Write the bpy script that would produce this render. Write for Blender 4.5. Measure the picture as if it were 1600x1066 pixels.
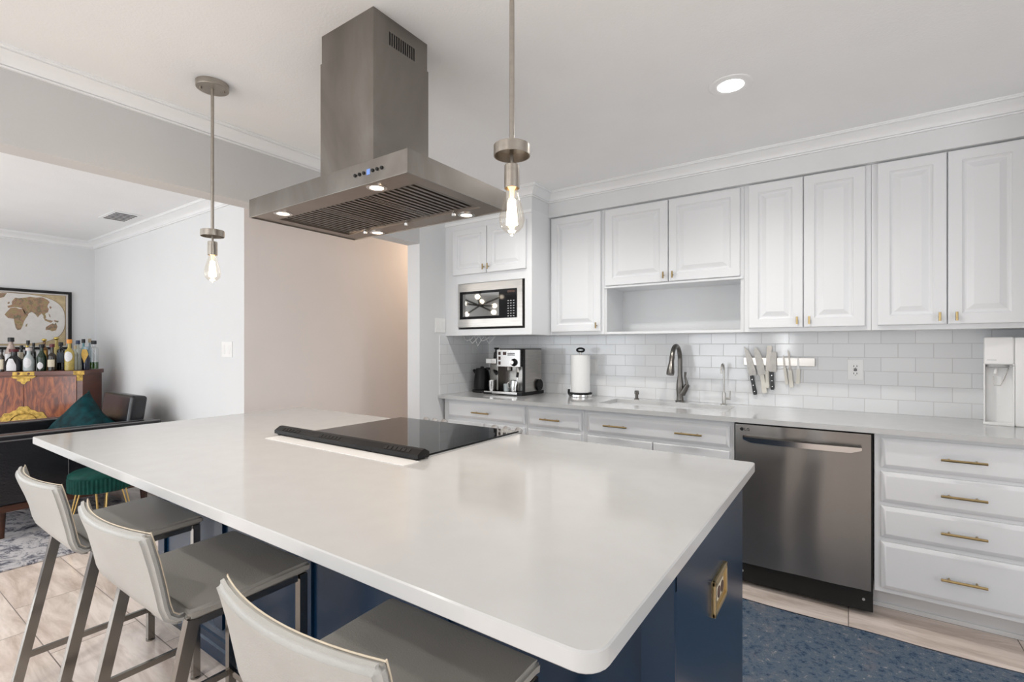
import bpy, bmesh, math, random
from mathutils import Vector, Matrix
PI = math.pi
R = math.radians
for o in list(bpy.data.objects):
    bpy.data.objects.remove(o)
scn = bpy.context.scene
C = scn.collection

# ------------------------------------------------------------------ camera
cam = bpy.data.cameras.new('camera')
cam.sensor_width = 36.0
cam.lens = 763.27 / 1600 * 36.0
cam.shift_y = (541.75 - 533.0) / 1600.0
cam.clip_start = 0.02
cam_o = bpy.data.objects.new('camera', cam)
C.objects.link(cam_o)
cam_o.location = (0, 0, 1.292)
cam_o.rotation_euler = (PI / 2, 0, R(34.556))
scn.camera = cam_o

# ------------------------------------------------------------------ world, daylight, exposure
vs = scn.view_settings
vs.view_transform = 'Standard'
vs.look = 'None'
vs.exposure = 0.08
vs.gamma = 1.0
vs.use_curve_mapping = False
world = bpy.data.worlds.new('world')
scn.world = world
world.use_nodes = True
bg = world.node_tree.nodes['Background']
bg.inputs[0].default_value = (0.80, 0.90, 1.0, 1)
bg.inputs[1].default_value = 1.6
scn.cycles.max_bounces = 10
scn.cycles.diffuse_bounces = 6
scn.cycles.sample_clamp_indirect = 6.0
scn.cycles.caustics_reflective = False
scn.cycles.caustics_refractive = False


def area(name, loc, rot, sx, sy, power, col=(1, 1, 1), spread=180):
    l = bpy.data.lights.new(name, 'AREA')
    l.shape = 'RECTANGLE'
    l.size = sx
    l.size_y = sy
    l.energy = power
    l.color = col
    l.spread = R(spread)
    o = bpy.data.objects.new(name, l)
    C.objects.link(o)
    o.location = loc
    o.rotation_euler = rot
    return o


# daylight through the glass doors behind the camera, a fill window added on the side wall and the living room window
area('daylight_patio_door', (-2.02, -2.93, 1.15), (R(90), 0, 0), 1.10, 1.9, 28, (0.985, 0.99, 1.0))
area('added_sidelight', (-0.93, -2.93, 1.15), (R(90), 0, 0), 0.14, 1.9, 14, (0.985, 0.99, 1.0))  # added narrow light, meant to streak the dishwasher door
area('daylight_living_window', (-6.66, -1.25, 1.35), (R(90), 0, R(-90)), 1.5, 1.5, 24, (0.93, 0.97, 1.0))
area('added_side_window', (2.53, 0.1, 1.45), (R(90), 0, R(90)), 2.2, 1.3, 21, (0.985, 0.99, 1.0))  # added fill light, set in an unseen side window
area('daylight_living_door', (-4.7, -2.93, 1.15), (R(90), 0, 0), 2.0, 1.9, 28, (0.96, 0.98, 1.0))


# ------------------------------------------------------------------ materials
def new_mat(name):
    m = bpy.data.materials.new(name)
    m.use_nodes = True
    nt = m.node_tree
    b = nt.nodes['Principled BSDF']
    return m, nt, b


def mat(name, col, rough=0.5, metal=0.0, var=0.04, scale=6.0, bump=0.0, bscale=60.0, coat=0.0, stretch=None,
        alpha=None, trans=0.0, emit=None, es=0.0, ior=None, spec=None, aniso=0.0, sheen=0.0):
    m, nt, b = new_mat(name)
    N, L = nt.nodes, nt.links
    b.inputs['Roughness'].default_value = rough
    b.inputs['Metallic'].default_value = metal
    tc = N.new('ShaderNodeTexCoord')
    mp = N.new('ShaderNodeMapping')
    L.new(tc.outputs['Object'], mp.inputs[0])
    if stretch:
        mp.inputs['Scale'].default_value = stretch
    if var > 0:
        no = N.new('ShaderNodeTexNoise')
        no.inputs['Scale'].default_value = scale
        no.inputs['Detail'].default_value = 6
        L.new(mp.outputs[0], no.inputs[0])
        rp = N.new('ShaderNodeValToRGB')
        rp.color_ramp.elements[0].position = 0.3
        rp.color_ramp.elements[1].position = 0.7
        rp.color_ramp.elements[0].color = tuple(max(0, c * (1 - var)) for c in col) + (1,)
        rp.color_ramp.elements[1].color = tuple(min(1, c * (1 + var)) for c in col) + (1,)
        L.new(no.outputs[0], rp.inputs[0])
        L.new(rp.outputs[0], b.inputs['Base Color'])
    else:
        b.inputs['Base Color'].default_value = tuple(col) + (1,)
    if bump > 0:
        n2 = N.new('ShaderNodeTexNoise')
        n2.inputs['Scale'].default_value = bscale
        n2.inputs['Detail'].default_value = 3
        L.new(mp.outputs[0], n2.inputs[0])
        bp = N.new('ShaderNodeBump')
        bp.inputs['Strength'].default_value = bump
        bp.inputs['Distance'].default_value = 0.004
        L.new(n2.outputs[0], bp.inputs['Height'])
        L.new(bp.outputs[0], b.inputs['Normal'])
    if coat:
        b.inputs['Coat Weight'].default_value = coat
        b.inputs['Coat Roughness'].default_value = 0.08
    if trans:
        b.inputs['Transmission Weight'].default_value = trans
    if ior:
        b.inputs['IOR'].default_value = ior
    if spec is not None:
        b.inputs['Specular IOR Level'].default_value = spec
    if aniso:
        b.inputs['Anisotropic'].default_value = aniso
    if sheen:
        b.inputs['Sheen Weight'].default_value = sheen
    if emit:
        b.inputs['Emission Color'].default_value = tuple(emit) + (1,)
        b.inputs['Emission Strength'].default_value = es
    return m


def thin_glass(name, tint=(1, 1, 1), gloss=0.1, rough=0.02):
    m = bpy.data.materials.new(name)
    m.use_nodes = True
    nt = m.node_tree
    N, L = nt.nodes, nt.links
    N.remove(N['Principled BSDF'])
    out = N['Material Output']
    tr = N.new('ShaderNodeBsdfTransparent')
    tr.inputs[0].default_value = tuple(tint) + (1,)
    gl = N.new('ShaderNodeBsdfGlossy')
    gl.inputs['Roughness'].default_value = rough
    lw = N.new('ShaderNodeLayerWeight')
    lw.inputs['Blend'].default_value = 0.25
    mr = N.new('ShaderNodeMapRange')
    mr.inputs['To Min'].default_value = gloss * 0.5
    mr.inputs['To Max'].default_value = min(1, gloss * 5)
    L.new(lw.outputs['Facing'], mr.inputs['Value'])
    mx = N.new('ShaderNodeMixShader')
    L.new(mr.outputs[0], mx.inputs[0])
    L.new(tr.outputs[0], mx.inputs[1])
    L.new(gl.outputs[0], mx.inputs[2])
    L.new(mx.outputs[0], out.inputs[0])
    return m


def brick_mat(name, axes, c1, c2, mortar, bw, rh, shift, msize, rough, bumpd, grain=None, spec=0.5, rvar=0.0):
    """axes: which world coordinates become the brick's u and v."""
    m, nt, b = new_mat(name)
    N, L = nt.nodes, nt.links
    ge = N.new('ShaderNodeNewGeometry')
    sp = N.new('ShaderNodeSeparateXYZ')
    L.new(ge.outputs['Position'], sp.inputs[0])
    cb = N.new('ShaderNodeCombineXYZ')
    L.new(sp.outputs[axes[0]], cb.inputs[0])
    L.new(sp.outputs[axes[1]], cb.inputs[1])
    ad = N.new('ShaderNodeVectorMath')
    ad.operation = 'ADD'
    L.new(cb.outputs[0], ad.inputs[0])
    ad.inputs[1].default_value = (shift[0], shift[1], 0)
    br = N.new('ShaderNodeTexBrick')
    br.offset = 0.5
    br.inputs['Scale'].default_value = 1.0
    br.inputs['Brick Width'].default_value = bw
    br.inputs['Row Height'].default_value = rh
    br.inputs['Mortar Size'].default_value = msize
    br.inputs['Mortar Smooth'].default_value = 0.15
    br.inputs['Color1'].default_value = tuple(c1) + (1,)
    br.inputs['Color2'].default_value = tuple(c2) + (1,)
    br.inputs['Mortar'].default_value = tuple(mortar) + (1,)
    L.new(ad.outputs[0], br.inputs[0])
    col = br.outputs[0]
    if grain:
        gs, dark, light = grain
        # grain shifted tile by tile by the tile's own tone
        mp = N.new('ShaderNodeMapping')
        mp.inputs['Scale'].default_value = gs
        L.new(ad.outputs[0], mp.inputs[0])
        off = N.new('ShaderNodeVectorMath')
        off.operation = 'MULTIPLY_ADD'
        L.new(br.outputs[0], off.inputs[0])
        off.inputs[1].default_value = (30, 60, 10)
        L.new(mp.outputs[0], off.inputs[2])
        n1 = N.new('ShaderNodeTexNoise')
        n1.inputs['Scale'].default_value = 1.0
        n1.inputs['Detail'].default_value = 9
        n1.inputs['Roughness'].default_value = 0.66
        n1.inputs['Distortion'].default_value = 0.5
        L.new(off.outputs[0], n1.inputs[0])
        r1 = N.new('ShaderNodeValToRGB')
        r1.color_ramp.elements[0].position = 0.36
        r1.color_ramp.elements[0].color = tuple(dark) + (1,)
        r1.color_ramp.elements[1].position = 0.62
        r1.color_ramp.elements[1].color = tuple(light) + (1,)
        L.new(n1.outputs[0], r1.inputs[0])
        mu = N.new('ShaderNodeMix')
        mu.data_type = 'RGBA'
        mu.blend_type = 'MULTIPLY'
        mu.inputs[0].default_value = 1.0
        L.new(br.outputs[0], mu.inputs[6])
        L.new(r1.outputs[0], mu.inputs[7])
        col = mu.outputs[2]
    L.new(col, b.inputs['Base Color'])
    rr = N.new('ShaderNodeMapRange')
    rr.inputs['To Min'].default_value = rough
    rr.inputs['To Max'].default_value = 0.75
    L.new(br.outputs[1], rr.inputs[0])
    L.new(rr.outputs[0], b.inputs['Roughness'])
    b.inputs['Specular IOR Level'].default_value = spec
    wv = N.new('ShaderNodeTexNoise')
    wv.inputs['Scale'].default_value = 9
    L.new(ad.outputs[0], wv.inputs[0])
    mh = N.new('ShaderNodeMath')
    mh.operation = 'MULTIPLY_ADD'
    L.new(wv.outputs[0], mh.inputs[0])
    mh.inputs[1].default_value = 0.35
    inv = N.new('ShaderNodeMath')
    inv.operation = 'SUBTRACT'
    inv.inputs[0].default_value = 1.0
    L.new(br.outputs[1], inv.inputs[1])
    L.new(inv.outputs[0], mh.inputs[2])
    bp = N.new('ShaderNodeBump')
    bp.inputs['Strength'].default_value = bumpd
    bp.inputs['Distance'].default_value = 0.003
    L.new(mh.outputs[0], bp.inputs['Height'])
    L.new(bp.outputs[0], b.inputs['Normal'])
    return m


def ramp_noise_mat(name, stops, scale, detail=10, roughn=0.7, distort=0.0, rough=0.9, stretch=(1, 1, 1), bump=0.3, bscale=300, second=None, metal=0.0, coat=0.0):
    m, nt, b = new_mat(name)
    N, L = nt.nodes, nt.links
    tc = N.new('ShaderNodeTexCoord')
    mp = N.new('ShaderNodeMapping')
    mp.inputs['Scale'].default_value = stretch
    L.new(tc.outputs['Object'], mp.inputs[0])
    no = N.new('ShaderNodeTexNoise')
    no.inputs['Scale'].default_value = scale
    no.inputs['Detail'].default_value = detail
    no.inputs['Roughness'].default_value = roughn
    no.inputs['Distortion'].default_value = distort
    L.new(mp.outputs[0], no.inputs[0])
    rp = N.new('ShaderNodeValToRGB')
    el = rp.color_ramp.elements
    el[0].position, el[0].color = stops[0][0], tuple(stops[0][1]) + (1,)
    el[1].position, el[1].color = stops[-1][0], tuple(stops[-1][1]) + (1,)
    for p, c in stops[1:-1]:
        e = el.new(p)
        e.color = tuple(c) + (1,)
    L.new(no.outputs[0], rp.inputs[0])
    col = rp.outputs[0]
    if second:
        s2, c2, lo, hi = second
        n2 = N.new('ShaderNodeTexNoise')
        n2.inputs['Scale'].default_value = s2
        n2.inputs['Detail'].default_value = 8
        n2.inputs['Roughness'].default_value = 0.75
        n2.inputs['Distortion'].default_value = 1.2
        L.new(tc.outputs['Object'], n2.inputs[0])
        r2 = N.new('ShaderNodeValToRGB')
        r2.color_ramp.elements[0].position = lo
        r2.color_ramp.elements[0].color = (0, 0, 0, 1)
        r2.color_ramp.elements[1].position = hi
        r2.color_ramp.elements[1].color = (1, 1, 1, 1)
        L.new(n2.outputs[0], r2.inputs[0])
        mx = N.new('ShaderNodeMix')
        mx.data_type = 'RGBA'
        L.new(r2.outputs[0], mx.inputs[0])
        L.new(col, mx.inputs[6])
        mx.inputs[7].default_value = tuple(c2) + (1,)
        col = mx.outputs[2]
    L.new(col, b.inputs['Base Color'])
    b.inputs['Roughness'].default_value = rough
    b.inputs['Metallic'].default_value = metal
    if coat:
        b.inputs['Coat Weight'].default_value = coat
        b.inputs['Coat Roughness'].default_value = 0.12
    if bump:
        n3 = N.new('ShaderNodeTexNoise')
        n3.inputs['Scale'].default_value = bscale
        L.new(tc.outputs['Object'], n3.inputs[0])
        bp = N.new('ShaderNodeBump')
        bp.inputs['Strength'].default_value = bump
        bp.inputs['Distance'].default_value = 0.004
        L.new(n3.outputs[0], bp.inputs['Height'])
        L.new(bp.outputs[0], b.inputs['Normal'])
    return m


def emis(name, col, s):
    m, nt, b = new_mat(name)
    b.inputs['Base Color'].default_value = (0.8, 0.8, 0.8, 1)
    b.inputs['Emission Color'].default_value = tuple(col) + (1,)
    b.inputs['Emission Strength'].default_value = s
    return m


M = {}
M['ceiling'] = mat('ceiling_paint', (0.86, 0.87, 0.88), 0.95, var=0.012, scale=4, bump=0.25, bscale=120, spec=0.1)
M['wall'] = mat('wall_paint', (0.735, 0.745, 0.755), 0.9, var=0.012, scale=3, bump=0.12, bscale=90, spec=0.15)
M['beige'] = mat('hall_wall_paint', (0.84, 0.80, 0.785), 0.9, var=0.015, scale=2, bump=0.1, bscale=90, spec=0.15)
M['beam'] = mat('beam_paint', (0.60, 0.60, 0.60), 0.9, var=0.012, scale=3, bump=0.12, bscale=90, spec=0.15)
M['trim'] = mat('trim_paint', (0.84, 0.85, 0.86), 0.45, var=0.01)
M['cab'] = mat('cabinet_paint', (0.76, 0.77, 0.785), 0.34, var=0.012, scale=2, bump=0.04, bscale=40, spec=0.45)
M['cabin'] = mat('cabinet_inside_paint', (0.70, 0.71, 0.72), 0.6, var=0.01)
M['quartz'] = mat('white_quartz', (0.53, 0.532, 0.53), 0.10, var=0.02, scale=14, spec=0.55)
M['navy'] = mat('navy_paint', (0.003, 0.022, 0.055), 0.26, var=0.06, scale=3, bump=0.05, bscale=25, spec=0.3)
M['brass'] = mat('brushed_brass', (0.42, 0.31, 0.15), 0.32, 1.0, var=0.06, scale=40)
M['oldbrass'] = mat('aged_brass', (0.38, 0.25, 0.070), 0.45, 1.0, var=0.45, scale=40, bump=0.4, bscale=150)
M['steel'] = mat('brushed_steel', (0.50, 0.48, 0.455), 0.30, 1.0, var=0.08, scale=8, stretch=(1, 1, 12), aniso=0.4)
M['hood'] = ramp_noise_mat('hood_steel', [(0.25, (0.17, 0.155, 0.14)), (0.5, (0.27, 0.25, 0.23)), (0.75, (0.42, 0.405, 0.38))], 2.2, detail=5, roughn=0.55, rough=0.34, metal=1.0, bump=0.02, bscale=200, distort=0.8, stretch=(1, 1, 0.6))
M['hoodunder'] = mat('hood_underside_steel', (0.30, 0.255, 0.22), 0.38, 1.0, var=0.1, scale=5)
M['darksteel'] = mat('baffle_steel', (0.22, 0.195, 0.175), 0.38, 1.0, var=0.1, scale=9)
M['dwsteel'] = mat('dishwasher_steel', (0.31, 0.295, 0.28), 0.26, 1.0, var=0.05, scale=1.3, stretch=(6, 1, 0.4), bump=0.0, aniso=0.92)
M['dwsteel'].node_tree.nodes['Principled BSDF'].inputs['Anisotropic Rotation'].default_value = 0.25
M['bright'] = mat('polished_steel', (0.70, 0.69, 0.68), 0.20, 1.0, var=0.03)
M['faucet'] = mat('dark_nickel', (0.17, 0.16, 0.148), 0.28, 1.0, var=0.06, scale=30)
M['nickel'] = mat('brushed_nickel', (0.42, 0.385, 0.34), 0.33, 1.0, var=0.08, scale=20, stretch=(1, 1, 3))
M['black'] = mat('black_plastic', (0.010, 0.010, 0.011), 0.40, var=0.05, spec=0.22)
M['matblack'] = mat('matt_black', (0.010, 0.010, 0.010), 0.75, var=0.05)
M['blackglass'] = mat('black_glass', (0.006, 0.006, 0.007), 0.04, var=0.0, spec=0.22)
M['display'] = mat('dark_display', (0.05, 0.02, 0.012), 0.15, var=0.3, scale=60)
M['white'] = mat('white_plastic', (0.84, 0.84, 0.835), 0.28, var=0.008)
M['whiteplate'] = mat('white_switch_plate', (0.86, 0.86, 0.85), 0.3, var=0.005)
M['grey'] = mat('grey_plastic', (0.45, 0.45, 0.45), 0.4, var=0.02)
M['paper'] = mat('paper_towel_paper', (0.88, 0.88, 0.87), 0.95, var=0.01, bump=0.5, bscale=140)
M['leather'] = mat('cream_leather', (0.41, 0.405, 0.385), 0.42, var=0.03, scale=8, bump=0.25, bscale=260, spec=0.4)
M['leathershaded'] = mat('shaded_cream_leather', (0.36, 0.345, 0.315), 0.40, var=0.05, scale=6, bump=0.25, bscale=260, spec=0.4)  # same cream leather, seat shade put into the colour
M['thread'] = mat('seam_thread', (0.62, 0.54, 0.42), 0.7, var=0.05)
M['chrome'] = mat('satin_chrome', (0.27, 0.255, 0.235), 0.18, 1.0, var=0.05, scale=10)
M['armleather'] = mat('charcoal_leather', (0.010, 0.010, 0.013), 0.26, var=0.2, scale=9, bump=0.25, bscale=90, spec=0.55)
M['piping'] = mat('grey_leather_piping', (0.16, 0.155, 0.16), 0.4, var=0.05)
M['walnut'] = ramp_noise_mat('walnut', [(0.3, (0.035, 0.012, 0.006)), (0.7, (0.08, 0.027, 0.013))], 4, stretch=(1, 1, 8), rough=0.35, bump=0.05, bscale=80)
M['rosewood'] = ramp_noise_mat('rosewood', [(0.25, (0.050, 0.010, 0.005)), (0.45, (0.15, 0.034, 0.013)), (0.55, (0.27, 0.066, 0.021)), (0.66, (0.40, 0.12, 0.034)), (0.8, (0.14, 0.03, 0.012))], 3.6, detail=7, roughn=0.55, distort=2.2, stretch=(5, 1, 1.1), rough=0.28, bump=0.03, bscale=80, coat=0.4)
M['rosewood2'] = ramp_noise_mat('rosewood_plain', [(0.3, (0.075, 0.016, 0.009)), (0.7, (0.17, 0.042, 0.018))], 3, stretch=(1, 1, 9), rough=0.3, bump=0.03, coat=0.3)
M['velvet'] = mat('teal_velvet', (0.001, 0.030, 0.036), 0.65, var=0.7, scale=16, bump=0.6, bscale=22, spec=0.15)
M['greenvelvet'] = mat('green_velvet', (0.001, 0.048, 0.038), 0.55, var=0.25, scale=30, spec=0.2)
M['goldleg'] = mat('gold_wire', (0.66, 0.46, 0.17), 0.28, 1.0, var=0.04)
M['glass'] = thin_glass('clear_glass', (0.96, 0.97, 0.97), 0.12)
M['bulbglass'] = thin_glass('bulb_glass', (1.0, 0.97, 0.92), 0.07)
M['pane'] = thin_glass('window_glass', (0.98, 1, 1), 0.05)
M['filament'] = emis('glowing_filament', (1.0, 0.74, 0.42), 30)
M['candiff'] = emis('ceiling_lamp_diffuser', (1.0, 0.97, 0.92), 9)
M['hoodlamp'] = emis('hood_lamp', (1.0, 0.82, 0.62), 9)
M['chandbulb'] = emis('chandelier_bulb', (1.0, 0.86, 0.68), 22)
M['floor'] = brick_mat('wood_look_tile', (0, 1), (0.74, 0.64, 0.57), (0.86, 0.765, 0.70), (0.24, 0.20, 0.175), 0.614, 0.306,
                       (0.614 * 20, -0.59 + 0.306 * 20), 0.0022, 0.12, 0.25,
                       grain=((2.2, 13, 1), (0.74, 0.69, 0.65), (1.12, 1.12, 1.12)), spec=0.55)
M['subway'] = brick_mat('white_subway_tile', (0, 2), (0.76, 0.77, 0.785), (0.81, 0.82, 0.83), (0.58, 0.58, 0.58), 0.152, 0.079,
                        (0.152 * 40, -0.914 + 0.079 * 20), 0.0016, 0.10, 0.35, spec=0.55)
M['subwayside'] = brick_mat('white_subway_tile_return', (1, 2), (0.76, 0.77, 0.785), (0.81, 0.82, 0.83), (0.58, 0.58, 0.58), 0.152, 0.079,
                            (0.152 * 40 + 0.04, -0.914 + 0.079 * 20), 0.0016, 0.10, 0.35, spec=0.55)
M['bluerug'] = ramp_noise_mat('blue_rug_pile', [(0.38, (0.012, 0.028, 0.07)), (0.46, (0.05, 0.10, 0.16)), (0.51, (0.16, 0.19, 0.25)), (0.55, (0.035, 0.09, 0.13)), (0.61, (0.40, 0.37, 0.38))], 34, detail=12, roughn=0.85, rough=0.95, bump=0.8, bscale=420, second=(3.2, (0.27, 0.245, 0.245), 0.50, 0.72))
M['greyrug'] = ramp_noise_mat('distressed_rug_pile', [(0.36, (0.015, 0.018, 0.028)), (0.45, (0.16, 0.16, 0.19)), (0.51, (0.50, 0.48, 0.49)), (0.7, (0.62, 0.60, 0.59))], 6, detail=12, roughn=0.78, distort=1.5, rough=0.95, bump=0.6, bscale=420, stretch=(1, 1.6, 1))
M['mappaper'] = mat('map_sea_paper', (0.68, 0.66, 0.635), 0.8, var=0.05, scale=25)
M['mapborder'] = mat('map_border_paper', (0.50, 0.40, 0.24), 0.8, var=0.18, scale=22)
M['mapland'] = ramp_noise_mat('map_land', [(0.3, (0.20, 0.17, 0.09)), (0.42, (0.36, 0.29, 0.15)), (0.52, (0.36, 0.21, 0.15)), (0.62, (0.16, 0.18, 0.11)), (0.75, (0.40, 0.27, 0.15))], 22, detail=4, rough=0.8, bump=0)
M['mapline'] = mat('map_border_line', (0.30, 0.22, 0.13), 0.8, var=0.05)
for nm, c, r in (('brownglass', (0.018, 0.010, 0.005), 0.08), ('blackbottle', (0.006, 0.006, 0.007), 0.10), ('greenglass', (0.006, 0.022, 0.008), 0.08),
                 ('amber', (0.17, 0.07, 0.015), 0.08), ('yellowspirit', (0.42, 0.32, 0.07), 0.08), ('navyglass', (0.006, 0.010, 0.03), 0.08),
                 ('frosted', (0.44, 0.49, 0.50), 0.3), ('pinkclear', (0.42, 0.33, 0.29), 0.15), ('tealglass', (0.13, 0.30, 0.33), 0.1),
                 ('paleblue', (0.36, 0.46, 0.52), 0.12), ('greenliquor', (0.05, 0.15, 0.02), 0.1), ('palegreen', (0.40, 0.42, 0.36), 0.12)):
    M[nm] = mat(nm, c, r, var=0.15, scale=30, spec=0.6)
M['caporange'] = mat('orange_cap', (0.75, 0.28, 0.03), 0.4)
M['capblack'] = mat('black_cap', (0.01, 0.01, 0.012), 0.35)
M['capred'] = mat('dark_red_cap', (0.10, 0.008, 0.012), 0.35)
M['capgold'] = mat('gold_stopper', (0.60, 0.44, 0.12), 0.3, 1.0)
M['capblue'] = mat('navy_cap', (0.012, 0.025, 0.07), 0.35)
M['capcork'] = mat('cork_cap', (0.50, 0.40, 0.26), 0.7)
M['capwhite'] = mat('white_cap', (0.65, 0.58, 0.58), 0.4)
M['lblwhite'] = mat('white_label', (0.72, 0.72, 0.74), 0.7, var=0.10, scale=120)
M['lblcream'] = mat('cream_label', (0.66, 0.60, 0.47), 0.7, var=0.12, scale=120)
M['lblyellow'] = mat('yellow_label', (0.75, 0.48, 0.12), 0.6, var=0.12, scale=80)
M['lblred'] = mat('red_label', (0.42, 0.02, 0.03), 0.6, var=0.15, scale=80)
M['lblblue'] = mat('slate_label', (0.10, 0.13, 0.17), 0.6, var=0.2, scale=120)


# ------------------------------------------------------------------ mesh helpers
def BM():
    return bmesh.new()


def box(bm, x0, x1, y0, y1, z0, z1, bev=0.0, seg=2, mi=0, rot=None):
    g = bmesh.ops.create_cube(bm, size=1.0)
    vs_ = g['verts']
    for v in vs_:
        v.co = Vector(((x0 + x1) / 2 + v.co.x * (x1 - x0), (y0 + y1) / 2 + v.co.y * (y1 - y0), (z0 + z1) / 2 + v.co.z * (z1 - z0)))
    faces = list({f for v in vs_ for f in v.link_faces})
    if bev > 0:
        edges = list({e for v in vs_ for e in v.link_edges})
        r = bmesh.ops.bevel(bm, geom=edges, offset=bev, segments=seg, affect='EDGES', profile=0.6)
        faces = r['faces'] + [f for f in faces if f.is_valid]
        vs_ = list({v for f in faces for v in f.verts})
    for f in faces:
        f.material_index = mi
    if rot is not None:
        c, ax, ang = rot
        bmesh.ops.rotate(bm, verts=vs_, cent=Vector(c), matrix=Matrix.Rotation(ang, 3, ax))
    return vs_


def ring(bm, c, u, v, r, n, r2=None):
    r2 = r if r2 is None else r2
    return [bm.verts.new(c + u * (math.cos(2 * PI * i / n) * r) + v * (math.sin(2 * PI * i / n) * r2)) for i in range(n)]


def skin(bm, a, b, mi=0):
    n = len(a)
    for i in range(n):
        f = bm.faces.new((a[i], a[(i + 1) % n], b[(i + 1) % n], b[i]))
        f.material_index = mi


def cap(bm, a, flip=False, mi=0):
    f = bm.faces.new(list(reversed(a)) if flip else a)
    f.material_index = mi


def tube(bm, pts, rad, n=12, mi=0, caps=True, closed=False, flat=None):
    pts = [Vector(p) for p in pts]
    rs = rad if isinstance(rad, (list, tuple)) else [rad] * len(pts)
    prev = None
    rings = []
    N = len(pts)
    for i, p in enumerate(pts):
        if closed:
            t = (pts[(i + 1) % N] - pts[i - 1]).normalized()
        elif i == 0:
            t = (pts[1] - p).normalized()
        elif i == N - 1:
            t = (p - pts[i - 1]).normalized()
        else:
            t = ((pts[i + 1] - p).normalized() + (p - pts[i - 1]).normalized()).normalized()
        if prev is None:
            a = Vector((0, 0, 1)) if abs(t.z) < 0.9 else Vector((1, 0, 0))
            u = t.cross(a).normalized()
        else:
            u = (prev - t * prev.dot(t)).normalized()
        prev = u
        v = t.cross(u).normalized()
        rings.append(ring(bm, p, u, v, rs[i], n, rs[i] * (flat or 1)))
    for a, b in zip(rings, rings[1:]):
        skin(bm, a, b, mi)
    if closed:
        skin(bm, rings[-1], rings[0], mi)
    elif caps:
        cap(bm, rings[0], True, mi)
        cap(bm, rings[-1], False, mi)


def bar(bm, p0, p1, w, d, mi=0, side=(1, 0, 0), w2=None, d2=None):
    """rectangular bar; w along side, d across."""
    p0, p1 = Vector(p0), Vector(p1)
    t = (p1 - p0).normalized()
    s = Vector(side)
    s = (s - t * s.dot(t)).normalized()
    k = t.cross(s).normalized()
    w2 = w if w2 is None else w2
    d2 = d if d2 is None else d2
    def q(p, a, b):
        return [bm.verts.new(p + s * (a / 2 * i) + k * (b / 2 * j)) for i, j in ((-1, -1), (1, -1), (1, 1), (-1, 1))]
    a, b = q(p0, w, d), q(p1, w2, d2)
    skin(bm, a, b, mi)
    cap(bm, a, True, mi)
    cap(bm, b, False, mi)


def lathe(bm, prof, c=(0, 0, 0), n=32, mi=0, axis='Z', sy=1.0):
    c = Vector(c)
    A = {'Z': (Vector((1, 0, 0)), Vector((0, 1, 0)), Vector((0, 0, 1))), 'Y': (Vector((1, 0, 0)), Vector((0, 0, 1)), Vector((0, -1, 0))),
         'X': (Vector((0, 1, 0)), Vector((0, 0, 1)), Vector((1, 0, 0)))}[axis]
    rings = []
    for r, h in prof:
        if r <= 1e-6:
            rings.append([bm.verts.new(c + A[2] * h)])
        else:
            rings.append(ring(bm, c + A[2] * h, A[0], A[1], r, n, r * sy))
    for a, b in zip(rings, rings[1:]):
        if len(a) == 1 and len(b) > 1:
            for i in range(n):
                bm.faces.new((a[0], b[(i + 1) % n], b[i])).material_index = mi
        elif len(b) == 1 and len(a) > 1:
            for i in range(n):
                bm.faces.new((a[i], a[(i + 1) % n], b[0])).material_index = mi
        elif len(a) > 1:
            skin(bm, a, b, mi)
    if len(rings[0]) > 1:
        cap(bm, rings[0], True, mi)
    if len(rings[-1]) > 1:
        cap(bm, rings[-1], False, mi)


def prism(bm, pts, f0, f1, mi=0):
    """pts: 2-D outline; f0 / f1 map (a, b) to the two end faces."""
    a = [bm.verts.new(Vector(f0(*p))) for p in pts]
    b = [bm.verts.new(Vector(f1(*p))) for p in pts]
    skin(bm, a, b, mi)
    cap(bm, a, True, mi)
    cap(bm, b, False, mi)


def rrect(x0, x1, y0, y1, r, n=6):
    """rounded outline; r: four radii (x0y0, x1y0, x1y1, x0y1)"""
    out = []
    for (cx, cy, a0), rr in zip(((x0, y0, 180), (x1, y0, 270), (x1, y1, 0), (x0, y1, 90)), r):
        sx = 1 if cx == x0 else -1
        sy = 1 if cy == y0 else -1
        ox, oy = cx + sx * rr, cy + sy * rr
        for i in range(n + 1):
            a = R(a0 + 90 * i / n)
            out.append((ox + rr * math.cos(a), oy + rr * math.sin(a)))
    return out


def slab(bm, outline, z0, z1, ch=0.003, mi=0):
    """horizontal slab with a small chamfer along both edges"""
    cx = sum(p[0] for p in outline) / len(outline)
    cy = sum(p[1] for p in outline) / len(outline)
    def lp(z, d):
        out = []
        m = len(outline)
        for i, p in enumerate(outline):
            a, b = Vector(outline[i - 1]), Vector(outline[(i + 1) % m])
            t = (b - a)
            nrm = Vector((t.y, -t.x)).normalized() if t.length > 0 else Vector((0, 0))
            out.append(bm.verts.new((p[0] - nrm.x * d, p[1] - nrm.y * d, z)))
        return out
    L_ = [lp(z0, ch), lp(z0 + ch, 0), lp(z1 - ch, 0), lp(z1, ch)]
    for a, b in zip(L_, L_[1:]):
        skin(bm, a, b, mi)
    cap(bm, L_[0], True, mi)
    cap(bm, L_[-1], False, mi)


def panel(bm, x0, x1, z0, z1, yf, prof, mi=0, nx=None):
    """a door or drawer front facing -y: prof = list of (inset from the edge, depth behind yf)"""
    rings = []
    for d, y in prof:
        rings.append([bm.verts.new((a, yf + y, b)) for a, b in ((x0 + d, z0 + d), (x1 - d, z0 + d), (x1 - d, z1 - d), (x0 + d, z1 - d))])
    for a, b in zip(rings, rings[1:]):
        skin(bm, a, b, mi)
    cap(bm, rings[0], True, mi)
    cap(bm, rings[-1], False, mi)


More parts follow.
